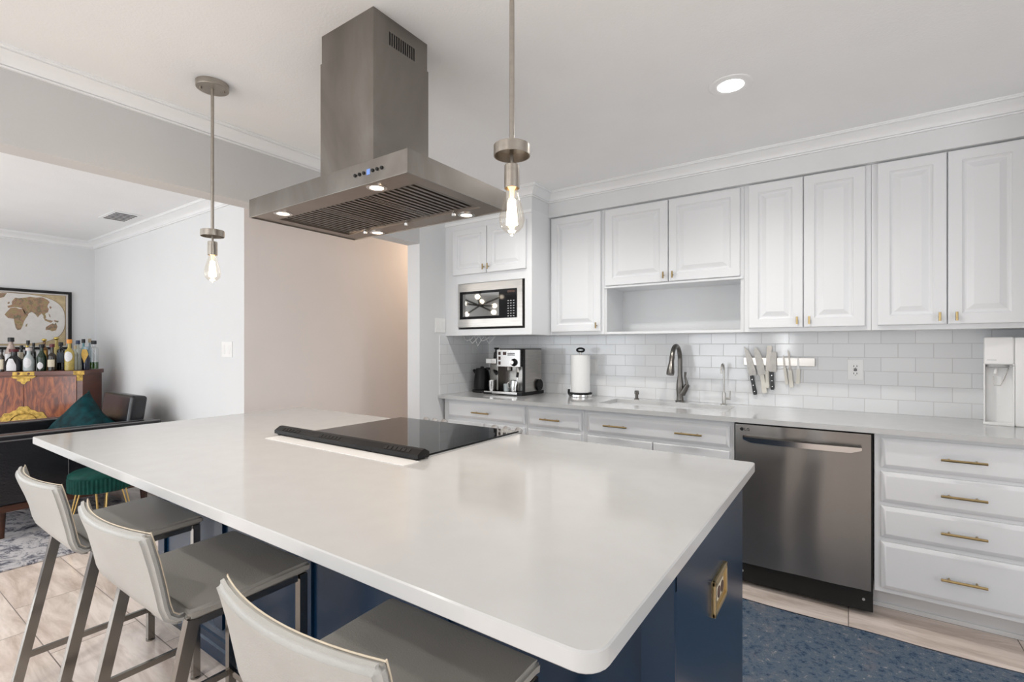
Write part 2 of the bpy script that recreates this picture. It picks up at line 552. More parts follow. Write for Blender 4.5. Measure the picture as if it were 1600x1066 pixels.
RAISED = [(0, 0.021), (0, 0.004), (0.0025, 0.001), (0.006, 0.0), (0.050, 0.0), (0.053, 0.006), (0.060, 0.0115), (0.067, 0.0115), (0.090, 0.0025), (0.093, 0.001)]
RAISED_S = [(0, 0.021), (0, 0.004), (0.0025, 0.001), (0.006, 0.0), (0.045, 0.0), (0.048, 0.006), (0.054, 0.0115), (0.060, 0.0115), (0.080, 0.0025), (0.083, 0.001)]
DRAWER = [(0, 0.021), (0, 0.011), (0.004, 0.008), (0.016, 0.001), (0.020, 0.0)]


def fin(bm):
    bmesh.ops.recalc_face_normals(bm, faces=bm.faces[:])


def obj(name, bm, m, parent=None, smooth=True, ang=35, world_=False):
    fin(bm)
    me = bpy.data.meshes.new(name)
    if world_ and parent is not None:
        p = parent
        while p.parent:
            p = p.parent
        bmesh.ops.translate(bm, verts=bm.verts[:], vec=-Vector(p.location))
    bm.to_mesh(me)
    bm.free()
    for mm in (m if isinstance(m, (list, tuple)) else [m]):
        me.materials.append(mm)
    if smooth:
        me.shade_smooth()
        me.set_sharp_from_angle(angle=R(ang))
    o = bpy.data.objects.new(name, me)
    C.objects.link(o)
    if smooth:
        wn = o.modifiers.new('weighted_normals', 'WEIGHTED_NORMAL')
        wn.keep_sharp = True
    if parent is not None:
        o.parent = parent
    return o


def W(name, bm, m, parent, **k):
    """part whose mesh was drawn in room coordinates"""
    return obj(name, bm, m, parent, world_=True, **k)


def thing(name, label, cat, loc=(0, 0, 0), rotz=0, group=None):
    o = bpy.data.objects.new(name, None)
    o.empty_display_size = 0.1
    C.objects.link(o)
    o.location = loc
    o.rotation_euler = (0, 0, rotz)
    o['label'] = label
    o['category'] = cat
    if group:
        o['group'] = group
    return o


def tag(o, label, cat, group=None, kind=None, origin=True):
    o['label'] = label
    o['category'] = cat
    if group:
        o['group'] = group
    if kind:
        o['kind'] = kind
    if origin and o.type == 'MESH' and tuple(o.location) == (0.0, 0.0, 0.0):
        vv = [v.co for v in o.data.vertices]
        c = Vector(((min(v.x for v in vv) + max(v.x for v in vv)) / 2, (min(v.y for v in vv) + max(v.y for v in vv)) / 2, min(v.z for v in vv)))
        o.data.transform(Matrix.Translation(-c))
        o.location = c
    return o


def struct(name, bm, m, parent=None, **k):
    o = obj(name, bm, m, parent, **k)
    if parent is None:
        o['kind'] = 'structure'
    return o


def copy_tree(o, parent=None):
    c = o.copy()
    C.objects.link(c)
    c.parent = parent
    for ch in list(o.children):
        copy_tree(ch, c)
    return c


# ------------------------------------------------------------------ the setting
ZC = 2.42
KX = -2.65        # kitchen side of the beam wall
WY = 3.48         # cabinet wall
LXW, LYW = -6.75, 1.80   # living room walls
HX = -3.58        # hall wall
BY = -3.0         # wall behind the camera
RX = 2.6

b = BM(); box(b, LXW - 0.1, RX + 0.1, BY - 0.1, 5.0, -0.1, 0.0)
struct('floor', b, M['floor'])
b = BM(); box(b, LXW - 0.1, RX + 0.1, BY - 0.1, 5.0, ZC, ZC + 0.1)
struct('ceiling', b, M['ceiling'])
b = BM(); box(b, -2.777, RX + 0.1, WY, WY + 0.12, 0, ZC)
struct('wall_back', b, M['wall'])
# partition with the opening to the hall and living room, and its header
b = BM(); box(b, -2.777, KX, 2.625, 5.0, 0, ZC)
struct('wall_left', b, M['wall'])
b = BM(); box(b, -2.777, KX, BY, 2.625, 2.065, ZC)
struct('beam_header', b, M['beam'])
b = BM(); box(b, LXW - 0.1, LXW, BY, -2.05, 0, ZC); box(b, LXW - 0.1, LXW, -0.5, LYW + 0.1, 0, ZC)
box(b, LXW - 0.1, LXW, -2.05, -0.5, 0, 0.55); box(b, LXW - 0.1, LXW, -2.05, -0.5, 2.12, ZC)
struct('wall_far', b, M['wall'])
b = BM(); box(b, LXW, HX, LYW, LYW + 0.1, 0, ZC)
struct('wall_living', b, M['wall'])
b = BM(); box(b, HX - 0.1, HX, LYW + 0.1, 5.0, 0, ZC)
struct('wall_hall', b, M['beige'])
b = BM(); box(b, HX, HX + 0.0015, LYW + 0.0005, LYW + 0.1, 0, ZC)
struct('wall_hall_end', b, M['beige'])
b = BM(); box(b, HX - 0.1, -2.777, 4.9, 5.0, 0, ZC)
struct('wall_hall_back', b, M['beige'])
b = BM()
for x0, x1, z0, z1 in ((LXW, -5.8, 0, ZC), (-3.6, -2.6, 0, ZC), (-1.44, -1.04, 0, ZC), (-0.82, RX + 0.1, 0, ZC), (-5.8, -3.6, 2.12, ZC), (-2.6, -1.44, 2.12, ZC), (-1.04, -0.82, 2.12, ZC)):
    box(b, x0, x1, BY - 0.1, BY, z0, z1)
struct('wall_front', b, M['wall'])
b = BM(); box(b, RX, RX + 0.1, BY, -1.1, 0, ZC); box(b, RX, RX + 0.1, 1.3, WY, 0, ZC)
box(b, RX, RX + 0.1, -1.1, 1.3, 0, 0.75); box(b, RX, RX + 0.1, -1.1, 1.3, 2.12, ZC)
struct('wall_right', b, M['wall'])
b = BM(); box(b, 0.80, 0.90, 2.80, WY, 0, ZC)
struct('wall_niche', b, M['wall'])


def opening(name, axis, c, a0, a1, z0, z1, mull):
    f = BM(); g = BM()
    t = 0.05
    def bx(bm, p0, p1, q0, q1, d):
        if axis == 'Y':
            box(bm, p0, p1, c - d, c + d, q0, q1)
        else:
            box(bm, c - d, c + d, p0, p1, q0, q1)
    bx(f, a0, a1, z1 - t, z1, 0.03); bx(f, a0, a1, z0, z0 + t, 0.03)
    n = mull
    for i in range(n + 1):
        p = a0 + (a1 - a0 - t) * i / n
        bx(f, p, p + t, z0 + t, z1 - t, 0.03)
    bx(g, a0 + t, a1 - t, z0 + t, z1 - t, 0.003)
    r = struct(name, f, M['trim'])
    obj('pane', g, M['pane'], r)


opening('door_1', 'Y', BY - 0.05, -2.6, -1.44, 0, 2.12, 1)
opening('added_window_3', 'Y', BY - 0.05, -1.04, -0.82, 0, 2.12, 1)  # unseen strip window added for the dishwasher streak
opening('door_2', 'Y', BY - 0.05, -5.8, -3.6, 0, 2.12, 2)
opening('window_1', 'X', LXW - 0.05, -2.05, -0.5, 0.55, 2.12, 2)
opening('added_window_2', 'X', RX + 0.05, -1.1, 1.3, 0.75, 2.12, 2)  # unseen window added to carry the side fill

# soffits above the cabinets
b = BM(); box(b, -1.835, 0.80, 3.14, WY, 2.248, ZC); box(b, KX, -1.835, 2.91, WY, 2.262, ZC)
struct('soffit', b, M['wall'])


def sweep(bm, path, prof, closed=False):
    """path: xy points; prof: (offset to the open side, z). The open side is to the left of the travel direction."""
    P = [Vector(p) for p in path]
    loops = []
    for i, p in enumerate(P):
        d0 = (P[i] - P[i - 1]).normalized() if i > 0 else None
        d1 = (P[i + 1] - P[i]).normalized() if i < len(P) - 1 else None
        if d0 is None: d0 = d1
        if d1 is None: d1 = d0
        n0, n1 = Vector((-d0.y, d0.x)), Vector((-d1.y, d1.x))
        m = (n0 + n1) / (1 + n0.dot(n1))
        loops.append([bm.verts.new((p.x + m.x * o, p.y + m.y * o, z)) for o, z in prof])
    for a, c in zip(loops, loops[1:]):
        skin(bm, a, c)
    cap(bm, loops[0], True); cap(bm, loops[-1], False)


def crown_prof(z1, h=0.068, p=0.07):
    pts = [(0, z1), (0, z1 - h), (0.012, z1 - h), (0.013, z1 - h * 0.90), (0.007, z1 - h * 0.87)]
    for i in range(7):
        t = i / 6
        pts.append((0.014 + (p - 0.028) * (t ** 1.5), z1 - h * 0.84 + h * 0.60 * (t ** 0.75)))
    pts += [(p - 0.016, z1 - h * 0.21), (p - 0.006, z1 - h * 0.20), (p - 0.005, z1 - h * 0.10), (p, z1 - h * 0.09), (p, z1)]
    return pts


b = BM(); sweep(b, [(0.80, 3.14), (-1.835, 3.14), (-1.835, 2.91), (KX, 2.91), (KX, BY)], crown_prof(ZC))
struct('trim_1', b, M['trim'], ang=24)
b = BM(); sweep(b, [(HX, LYW), (LXW, LYW), (LXW, BY)], crown_prof(ZC, 0.075, 0.08))
struct('trim_2', b, M['trim'], ang=24)
b = BM(); box(b, KX + 0.0, -1.832, 2.900, 2.912, 2.240, 2.262, 0.003)
struct('trim_3', b, M['trim'])
b = BM(); box(b, LXW, HX, LYW - 0.013, LYW, 0, 0.11, 0.004)
struct('baseboard_living', b, M['trim'])
b = BM(); box(b, LXW, LXW + 0.013, -2.9, LYW - 0.013, 0, 0.11, 0.004)
struct('baseboard_far', b, M['trim'])

# tile splashback
b = BM(); box(b, KX + 0.008, 0.80, WY - 0.008, WY, 0.914, 1.392)
struct('wall_splashback', b, M['subway'])
b = BM(); box(b, KX, KX + 0.008, 2.84, WY - 0.008, 0.914, 1.378)
struct('wall_splashback_return', b, M['subwayside'])

# ------------------------------------------------------------------ upper cabinets
UY = 3.155


def knob(bm, x, z, y, vertical=True, ln=0.042):
    tube(bm, [(x, y, z), (x, y - 0.022, z)], 0.0035, 8)
    if vertical:
        tube(bm, [(x, y - 0.022, z - ln / 2), (x, y - 0.022, z + ln / 2)], 0.0052, 8)


def pull(bm, x0, x1, z, y):
    for x in (x0 + 0.03, x1 - 0.03):
        tube(bm, [(x, y, z), (x, y - 0.028, z)], 0.0042, 8)
    tube(bm, [(x0, y - 0.03, z), (x1, y - 0.03, z)], 0.0058, 6)


def door(root, x0, x1, z0, z1, yf, kx, kz, prof=RAISED):
    bb = BM(); panel(bb, x0, x1, z0, z1, yf, prof)
    d = W('door', bb, M['cab'], root, ang=20)
    bb = BM(); knob(bb, kx, kz, yf)
    W('knob', bb, M['brass'], d)


ugrp = 'white wall cabinets along the tiled wall'


def upper(label, x0, x1, z0, z1, doors, niche=None):
    t = thing('wall_cabinet', label, 'cabinet', ((x0 + x1) / 2, WY - 0.16, z0), 0, ugrp)
    bb = BM()
    yb = UY + 0.0215
    if niche is None:
        box(bb, x0, x1, yb, WY, z0, z1, 0.0015)
        W('body', bb, M['cab'], t)
    else:
        zn = niche
        box(bb, x0, x1, yb, WY, zn, z1, 0.0015)
        W('body', bb, M['cab'], t)
        bb = BM()
        box(bb, x0, x0 + 0.02, yb, WY, z0, zn)
        box(bb, x1 - 0.02, x1, yb, WY, z0, zn)
        box(bb, x0 + 0.02, x1 - 0.02, WY - 0.012, WY, z0, zn)
        W('niche', bb, M['cabin'], t)
        bb = BM(); box(bb, x0 + 0.02, x1 - 0.02, yb, WY - 0.012, z0, z0 + 0.016, 0.002)
        W('shelf', bb, M['cab'], t)
        bb = BM(); box(bb, x0 + 0.005, x1 - 0.005, yb - 0.012, yb, zn - 0.004, zn + 0.010, 0.003)
        W('trim_strip', bb, M['cab'], t)
    for a, c, d0, d1, kx, kz in doors:
        door(t, a, c, d0, d1, UY, kx, kz)
    return t


upper('narrow single-door white wall cabinet beside the deep microwave cabinet', -1.8345, -1.406, 1.378, 2.247,
      [(-1.821, -1.425, 1.400, 2.240, -1.452, 1.440)])
upper('short double-door white wall cabinet over the sink with an open niche below', -1.405, -0.511, 1.378, 2.247,
      [(-1.388, -0.958, 1.712, 2.238, -0.982, 1.752), (-0.952, -0.531, 1.712, 2.238, -0.924, 1.752)], niche=1.70)
upper('tall double-door white wall cabinet above the dishwasher and knife strip', -0.510, 0.098, 1.378, 2.247,
      [(-0.484, -0.209, 1.400, 2.240, -0.236, 1.438), (-0.205, 0.072, 1.400, 2.240, -0.178, 1.438)])
upper('tall double-door white wall cabinet above the water dispenser', 0.099, 0.795, 1.378, 2.247,
      [(0.124, 0.394, 1.402, 2.240, 0.366, 1.438), (0.399, 0.672, 1.402, 2.240, 0.428, 1.438)])

# deep cabinet with the microwave
DY = 2.91
t = thing('microwave_cabinet', 'deep white double-door cabinet framing the built-in microwave', 'cabinet', (-2.24, 3.19, 1.378))
b = BM()
y0 = DY + 0.0
x0, x1 = KX + 0.001, -1.835
box(b, x0, x1, y0 + 0.02, WY - 0.009, 1.82, 2.262)                 # upper box
box(b, x0, x0 + 0.018, y0 + 0.02, WY - 0.009, 1.378, 1.82)
box(b, x1 - 0.018, x1, y0 + 0.02, WY - 0.009, 1.378, 1.82)
box(b, x0 + 0.018, x1 - 0.018, y0 + 0.02, WY - 0.009, 1.378, 1.398)
W('body', b, M['cab'], t)
b = BM()
MX0, MX1, MZ0, MZ1 = -2.512, -1.893, 1.425, 1.778
box(b, x0, MX0, y0, y0 + 0.02, 1.378, 2.262); box(b, MX1, x1, y0, y0 + 0.02, 1.378, 2.262)
box(b, MX0, MX1, y0, y0 + 0.02, 1.378, MZ0); box(b, MX0, MX1, y0, y0 + 0.02, MZ1, 2.262)
W('face_frame', b, M['cab'], t, smooth=False)
door(t, -2.556, -2.224, 1.846, 2.196, DY - 0.0215, -2.243, 1.888, RAISED_S)
door(t, -2.218, -1.876, 1.846, 2.196, DY - 0.0215, -2.199, 1.888, RAISED_S)

t = thing('microwave', 'stainless steel built-in microwave with a black glass door', 'microwave', (-2.20, 3.1, 1.4))
b = BM(); box(b, MX0 + 0.004, MX1 - 0.004, DY + 0.012, 3.36, MZ0 + 0.004, MZ1 - 0.004)
W('case', b, M['matblack'], t)
b = BM()
fx0, fx1, fz0, fz1 = MX0 + 0.004, MX1 - 0.016, MZ0 + 0.014, MZ1 - 0.003
panel(b, fx0, fx1, fz0, fz1, DY - 0.012, [(0, 0.024), (0, 0.003), (0.003, 0), (0.02, 0)])
fr = W('front_frame', b, M['steel'], t)
b = BM(); box(b, fx0 + 0.022, fx1 - 0.045, DY - 0.017, DY - 0.011, fz0 + 0.062, fz1 - 0.062, 0.002)
W('door_glass', b, M['blackglass'], t)
b = BM(); box(b, fx0 + 0.055, fx0 + 0.40, DY - 0.0185, DY - 0.0165, fz0 + 0.082, fz1 - 0.082, 0.0005)
W('window', b, mat('microwave_window_mirror', (0.34, 0.34, 0.33), 0.03, 1.0, var=0.0), t)
b = BM()
rnd = random.Random(4)
px = fx1 - 0.045
for i in range(3):
    for j in range(7):
        box(b, px - 0.078 + i * 0.024, px - 0.066 + i * 0.024, DY - 0.0182, DY - 0.0165, fz0 + 0.072 + j * 0.0185, fz0 + 0.078 + j * 0.0185)
W('keypad', b, M['grey'], t)
b = BM(); box(b, px - 0.080, px - 0.012, DY - 0.0182, DY - 0.0165, fz1 - 0.092, fz1 - 0.076)
W('display', b, M['display'], t)

# loose cables under the deep cabinet
b = BM()
rnd = random.Random(9)
for k in range(5):
    x = -2.60 + k * 0.055
    tube(b, [(x, 3.08, 1.374), (x + 0.02, 3.07, 1.350 - 0.012 * (k % 2)), (x + 0.05, 3.06, 1.338 - 0.02 * (k % 3)), (x + 0.085, 3.07, 1.352), (x + 0.10, 3.08, 1.374)], 0.0022, 6)
tag(obj('cable_loops', b, M['white']), 'thin white cables looping under the microwave cabinet', 'cable')

# ------------------------------------------------------------------ base cabinets, dishwasher and worktop
FY = 2.858      # drawer fronts
TY = 3.045
bgrp = 'white base cabinets under the wall worktop'


def base(label, x0, x1):
    t = thing('base_cabinet', label, 'cabinet', ((x0 + x1) / 2, 3.15, 0), 0, bgrp)
    bb = BM(); box(bb, x0, x1, FY + 0.0215, 3.47, 0.140, 0.888, 0.001)
    W('body', bb, M['cab'], t)
    bb = BM(); box(bb, x0, x1, TY, TY + 0.018, 0.0, 0.140)
    box(bb, x0, x1, TY - 0.008, TY, 0.0, 0.022, 0.003)
    W('toe_kick', bb, M['cab'], t)
    return t


def drawer(root, x0, x1, z0, z1, pulls):
    bb = BM(); panel(bb, x0, x1, z0, z1, FY, DRAWER)
    d = W('drawer', bb, M['cab'], root, ang=20)
    for p0, p1, z in pulls:
        bb = BM(); pull(bb, p0, p1, z, FY)
        W('handle', bb, M['brass'], d)


t = base('white base cabinet with a wide top drawer under the espresso machine', -2.628, -1.851)
drawer(t, -2.580, -1.866, 0.748, 0.866, [(-2.317, -2.160, 0.800)])
door(t, -2.580, -2.226, 0.165, 0.722, FY, -2.25, 0.66); door(t, -2.220, -1.866, 0.165, 0.722, FY, -2.196, 0.66)
t = base('narrow white base cabinet with one small drawer, beside the sink unit', -1.850, -1.411)
drawer(t, -1.835, -1.428, 0.742, 0.860, [(-1.723, -1.572, 0.800)])
door(t, -1.835, -1.428, 0.165, 0.722, FY, -1.455, 0.66)
t = base('white sink base cabinet with a wide false front and two brass pulls', -1.410, -0.512)
drawer(t, -1.382, -0.532, 0.740, 0.858, [(-1.260, -1.108, 0.799), (-0.820, -0.670, 0.797)])
door(t, -1.382, -0.960, 0.165, 0.722, FY, -0.985, 0.66); door(t, -0.954, -0.532, 0.165, 0.722, FY, -0.93, 0.66)
t = base('white four-drawer base cabinet beside the dishwasher', 0.101, 0.790)
for z0, z1 in ((0.726, 0.866), (0.566, 0.708), (0.402, 0.546), (0.163, 0.380)):
    drawer(t, 0.126, 0.690, z0, z1, [(0.334, 0.484, (z0 + z1) / 2 - 0.001)])

# dishwasher
t = thing('dishwasher', 'stainless steel dishwasher between white base cabinets', 'dishwasher', (-0.206, 3.15, 0))
b = BM(); box(b, -0.507, 0.097, 2.884, 3.45, 0.105, 0.886); box(b, -0.507, 0.097, 2.90, 3.40, 0.02, 0.105)
W('case', b, M['matblack'], t)
b = BM()
nx, nz = 24, 10
DX0, DX1, DZ0, DZ1 = -0.504, 0.088, 0.135, 0.876
# gently bowed stainless door skin
vsd = []
for j in range(nz + 1):
    row = []
    for i in range(nx + 1):
        u = i / nx
        w_ = j / nz
        y = FY + 0.001 - 0.003 * math.sin(PI * u) + 0.0022 * math.sin(u * 14.0 + 0.6 + 0.5 * math.sin(w_ * 5)) * math.sin(PI * u)
        row.append(b.verts.new((DX0 + (DX1 - DX0) * u, y, DZ0 + (DZ1 - DZ0) * w_)))
    vsd.append(row)
for j in range(nz):
    for i in range(nx):
        b.faces.new((vsd[j][i], vsd[j][i + 1], vsd[j + 1][i + 1], vsd[j + 1][i]))
border = [vsd[0][i] for i in range(nx + 1)] + [vsd[j][nx] for j in range(1, nz + 1)] + [vsd[nz][i] for i in range(nx - 1, -1, -1)] + [vsd[j][0] for j in range(nz - 1, 0, -1)]
back = [b.verts.new((v.co.x, FY + 0.024, v.co.z)) for v in border]
skin(b, border, back)
cap(b, back)
dd = W('door', b, M['dwsteel'], t, ang=40)
b = BM()
hp = [(-0.462, 0.812), (-0.448, 0.776), (0.038, 0.776), (0.052, 0.812)]
fr_ = []
for k in range(13):
    u = k / 12
    x = -0.462 + 0.514 * u
    bow = 0.030 + 0.014 * math.sin(PI * u)
    taper = 0.010 * (1 if k in (0, 12) else 0)
    zt = 0.820; zb = 0.786 + (0.014 if k in (0, 12) else 0)
    fr_.append([b.verts.new(p) for p in ((x, FY - bow + 0.012, zt), (x, FY - bow - 0.002, zt - 0.006), (x, FY - bow, zb), (x, FY - bow + 0.016, zb + 0.004))])
for a, c in zip(fr_, fr_[1:]):
    skin(b, a, c)
cap(b, fr_[0], True); cap(b, fr_[-1])
for x in (-0.44, 0.03):
    box(b, x - 0.012, x + 0.012, FY - 0.03, FY - 0.002, 0.797, 0.815, 0.002)
W('handle', b, M['bright'], dd)
# maker's mark on the door
cu = bpy.data.curves.new('maker_mark', 'FONT')
cu.body = 'LG'
cu.size = 0.021
cu.extrude = 0.0004
cu.align_x = 'LEFT'
to = bpy.data.objects.new('tmp_mark', cu)
C.objects.link(to)
bpy.context.view_layer.update()
me = bpy.data.meshes.new_from_object(to.evaluated_get(bpy.context.evaluated_depsgraph_get()))
bpy.data.objects.remove(to)
me.transform(Matrix.Translation((-0.459, FY - 0.0010, 0.843)) @ Matrix.Rotation(PI / 2, 4, 'X'))
b = BM(); b.from_mesh(me)
lathe(b, [(0, 0), (0.0088, 0), (0.0088, 0.001), (0, 0.001)], (-0.471, FY - 0.0005, 0.8505), 24, axis='Y')
W('maker_mark', b, M['capblack'], dd)
for x in (-0.475, 0.06):
    b = BM(); tube(b, [(x, 2.899, 0.075), (x, 2.895, 0.075)], 0.006, 10)
    W('screw', b, M['grey'], t)

# quartz worktop along the wall with the sink cut-out
b = BM()
CX0, CX1, CY0, CY1 = KX + 0.001, 0.799, 2.826, WY - 0.0005
SX0, SX1, SY0, SY1 = -1.385, -0.588, 3.03, 3.352
zt, zb = 0.914, 0.888
box(b, CX0, SX0, CY0, CY1, zb, zt); box(b, SX1, CX1, CY0, CY1, zb, zt)
box(b, SX0, SX1, CY0, SY0, zb, zt); box(b, SX0, SX1, SY1, CY1, zb, zt)
bmesh.ops.remove_doubles(b, verts=b.verts[:], dist=0.0005)
tag(obj('worktop', b, M['quartz'], smooth=False), 'long white quartz worktop along the tiled wall', 'worktop')
# sink
b = BM()
bw = 0.018
zs = 0.70
box(b, SX0 - bw, SX0 + 0.002, SY0 - bw, SY1 + bw, zs, zb - 0.001); box(b, SX1 - 0.002, SX1 + bw, SY0 - bw, SY1 + bw, zs, zb - 0.001)
box(b, SX0, SX1, SY0 - bw, SY0 + 0.002, zs, zb - 0.001); box(b, SX0, SX1, SY1 - 0.002, SY1 + bw, zs, zb - 0.001)
box(b, SX0 - bw, SX1 + bw, SY0 - bw, SY1 + bw, zs - 0.01, zs)
t = thing('sink', 'stainless steel undermount sink set in the white worktop', 'sink', (-0.98, 3.19, 0.69))
W('basin', b, M['steel'], t, smooth=False)
b = BM(); lathe(b, [(0, 0), (0.045, 0), (0.045, 0.006), (0.03, 0.007), (0, 0.004)], (-1.0, 3.2, zs), 24)
W('drain', b, M['steel'], t)
b = BM(); box(b, -0.80, -0.612, SY0 + 0.035, SY1 - 0.03, 0.868, 0.880, 0.004)
tag(obj('sink_caddy', b, M['black']), 'small black tray hung inside the sink end nearer the dishwasher', 'tray')

# kitchen faucet
def arc_pts(c, r, a0, a1, n, f):
    return [f(c[0] + r * math.cos(R(a0 + (a1 - a0) * i / n)), c[1] + r * math.sin(R(a0 + (a1 - a0) * i / n))) for i in range(n + 1)]

fxp, fyp = -0.952, 3.415
t = thing('kitchen_faucet', 'dark nickel pull-down kitchen faucet with a high arched spout', 'faucet', (fxp, fyp, 0.914))
b = BM(); lathe(b, [(0.030, 0), (0.030, 0.006), (0.024, 0.012), (0.022, 0.04), (0.025, 0.085), (0.024, 0.12), (0.016, 0.175), (0.0145, 0.20)], (0, 0, 0), 28)
obj('base', b, M['faucet'], t)
b = BM()
f = lambda y, z: (0, y, z)
pts = [(0, 0, 0.19), (0, 0, 0.24), (0, 0, 0.29)] + arc_pts((-0.092, 0.290), 0.092, 12, 165, 14, f) 
tube(b, pts, [0.0155] * 3 + [0.0150] * 15, 18)
obj('spout', b, M['faucet'], t)
b = BM()
e = Vector(pts[-1]); d_ = (e - Vector(pts[-2])).normalized()
tube(b, [e + d_ * s for s in (0.0, 0.012, 0.03, 0.06, 0.10, 0.125)], [0.0165, 0.0165, 0.015, 0.019, 0.0245, 0.0245], 20)
obj('spray_head', b, M['faucet'], t)
b = BM()
tube(b, [(0.015, -0.005, 0.055), (0.035, -0.012, 0.085), (0.055, -0.02, 0.118)], [0.022, 0.020, 0.016], 16)
tube(b, [(0.052, -0.018, 0.115), (0.046, -0.02, 0.15), (0.040, -0.022, 0.175), (0.043, -0.024, 0.205)], [0.010, 0.008, 0.0065, 0.0085], 12)
obj('handle', b, M['faucet'], t)

t = thing('filter_faucet', 'small slim gooseneck drinking-water faucet beside the kitchen faucet', 'faucet', (-0.668, 3.405, 0.914))
b = BM(); lathe(b, [(0.020, 0), (0.020, 0.004), (0.012, 0.008), (0.012, 0.075), (0.009, 0.08), (0.0, 0.082)], (0, 0, 0), 20)
obj('base', b, M['steel'], t)
b = BM()
pts = [(0, 0, 0.075), (0, 0, 0.15), (0, 0, 0.225)] + arc_pts((-0.040, 0.225), 0.040, 10, 185, 10, f) + [(0, -0.081, 0.205)]
tube(b, pts, 0.0055, 12)
obj('spout', b, M['steel'], t)
b = BM()
tube(b, [(0, 0, 0.040), (0.040, -0.004, 0.040)], 0.0065, 12)
tube(b, [(0.036, -0.004, 0.036), (0.038, -0.004, 0.092)], 0.0042, 10)
obj('handle', b, M['steel'], t)

t = thing('soap_dispenser', 'short built-in soap dispenser behind the sink', 'soap dispenser', (-1.253, 3.40, 0.914))
b = BM(); lathe(b, [(0.018, 0), (0.018, 0.004), (0.011, 0.009), (0.011, 0.034), (0.016, 0.040), (0.016, 0.058), (0.012, 0.062), (0, 0.062)], (0, 0, 0), 20)
obj('body', b, M['faucet'], t)
b = BM(); tube(b, [(0, 0, 0.054), (0.02, -0.03, 0.056), (0.028, -0.046, 0.050), (0.029, -0.05, 0.040)], 0.0055, 10)
obj('nozzle', b, M['faucet'], t)

# ------------------------------------------------------------------ things on the worktop
t = thing('paper_towel_holder', 'steel upright paper towel holder with a black ring finial', 'paper towel holder', (-1.668, 3.335, 0.914))
b = BM(); lathe(b, [(0.084, 0), (0.086, 0.004), (0.084, 0.020), (0.078, 0.024), (0, 0.024)], (0, 0, 0), 40)
obj('base', b, M['bright'], t)
b = BM(); lathe(b, [(0.080, 0.0245), (0.088, 0.0245), (0.089, 0.030), (0.080, 0.034), (0, 0.034)], (0, 0, 0), 40)
tube(b, [(-0.075, -0.03, 0.01), (-0.082, -0.035, 0.03), (-0.080, -0.034, 0.055)], 0.009, 10)
obj('rim', b, M['black'], t)
b = BM(); tube(b, [(0, 0, 0.03), (0, 0, 0.335)], 0.008, 12)
obj('rod', b, M['steel'], t)
b = BM()
tube(b, [(0.030 * math.cos(a), 0, 0.352 + 0.013 * math.sin(a)) for a in [2 * PI * i / 20 for i in range(20)]], 0.0075, 10, closed=True)
obj('finial', b, M['black'], t)
b = BM()
lathe(b, [(0.020, 0.0), (0.070, 0.0), (0.072, 0.003), (0.072, 0.277), (0.070, 0.280), (0.020, 0.280)], (0, 0, 0), 48)
o = obj('paper_towel_roll', b, M['paper'])
o.location = (-1.668, 3.335, 0.9485)
tag(o, 'full white paper towel roll standing on its steel holder', 'paper towel', origin=False)

# espresso machine
t = thing('espresso_machine', 'stainless steel espresso machine with dial, displays and built-in grinder', 'espresso machine', (-2.235, 3.28, 0.914))
bx0, bx1, by0, by1 = -2.405, -2.055, 3.115, 3.425
b = BM(); box(b, bx0 - 0.01, bx1 + 0.012, by0 - 0.015, by1, 0.914, 0.938, 0.004)
W('drip_base', b, M['black'], t)
b = BM(); box(b, -2.325, -2.085, by0 - 0.022, by0 - 0.012, 0.922, 0.940, 0.002); box(b, bx0, -2.33, by0 - 0.019, by0 - 0.012, 0.928, 0.938, 0.001)
W('drip_tray_front', b, M['bright'], t)
b = BM(); box(b, -2.37, bx1 - 0.002, by0 + 0.13, by1 - 0.02, 0.938, 1.268, 0.003); 
W('body', b, M['steel'], t)
b = BM(); box(b, bx1 - 0.010, bx1, by0 + 0.045, by1 - 0.02, 0.938, 1.270, 0.002)
W('side_panel', b, M['steel'], t)
b = BM(); box(b, bx1 - 0.009, bx1 + 0.003, by0 + 0.020, by0 + 0.046, 0.938, 1.272, 0.003); box(b, -2.28, bx1, by0 + 0.02, by1 - 0.018, 1.268, 1.276, 0.002)
W('black_trim', b, M['black'], t)
b = BM(); box(b, -2.283, bx1 - 0.011, by0 - 0.012, by0 + 0.13, 1.135, 1.268, 0.004)
hd = W('brew_head', b, M['bright'], t)
b = BM()
for k in range(3):
    box(b, -2.266, -2.246, by0 - 0.0145, by0 - 0.0115, 1.150 + k * 0.038, 1.176 + k * 0.038, 0.001)
W('button_column', b, M['display'], hd)
b = BM(); box(b, -2.222, -2.192, by0 - 0.0145, by0 - 0.0115, 1.226, 1.252, 0.001)
W('display', b, M['display'], hd)
b = BM(); lathe(b, [(0, 0), (0.030, 0), (0.028, 0.010), (0.020, 0.013), (0.019, 0.024), (0, 0.024)], (-2.118, by0 - 0.012, 1.170), 28, axis='Y')
W('dial_ring', b, M['black'], hd)
b = BM(); lathe(b, [(0, 0.024), (0.017, 0.024), (0.016, 0.036), (0, 0.038)], (-2.118, by0 - 0.012, 1.170), 24, axis='Y')
W('dial', b, M['bright'], hd)
b = BM(); box(b, -2.180, -2.112, by0 - 0.0138, by0 - 0.0115, 1.237, 1.243); box(b, -2.180, -2.112, by0 - 0.0138, by0 - 0.0115, 1.224, 1.230)
W('lettering_bar', b, M['black'], hd)
b = BM(); lathe(b, [(0.026, 0), (0.026, -0.03), (0.020, -0.035), (0, -0.035)], (-2.205, by0 + 0.05, 1.135), 24)
W('group_head', b, M['faucet'], t)
b = BM(); tube(b, [(-2.105, by0 + 0.02, 1.135), (-2.095, by0 + 0.012, 1.08), (-2.100, by0 + 0.0, 1.02), (-2.108, by0 - 0.003, 0.985)], 0.005, 10)
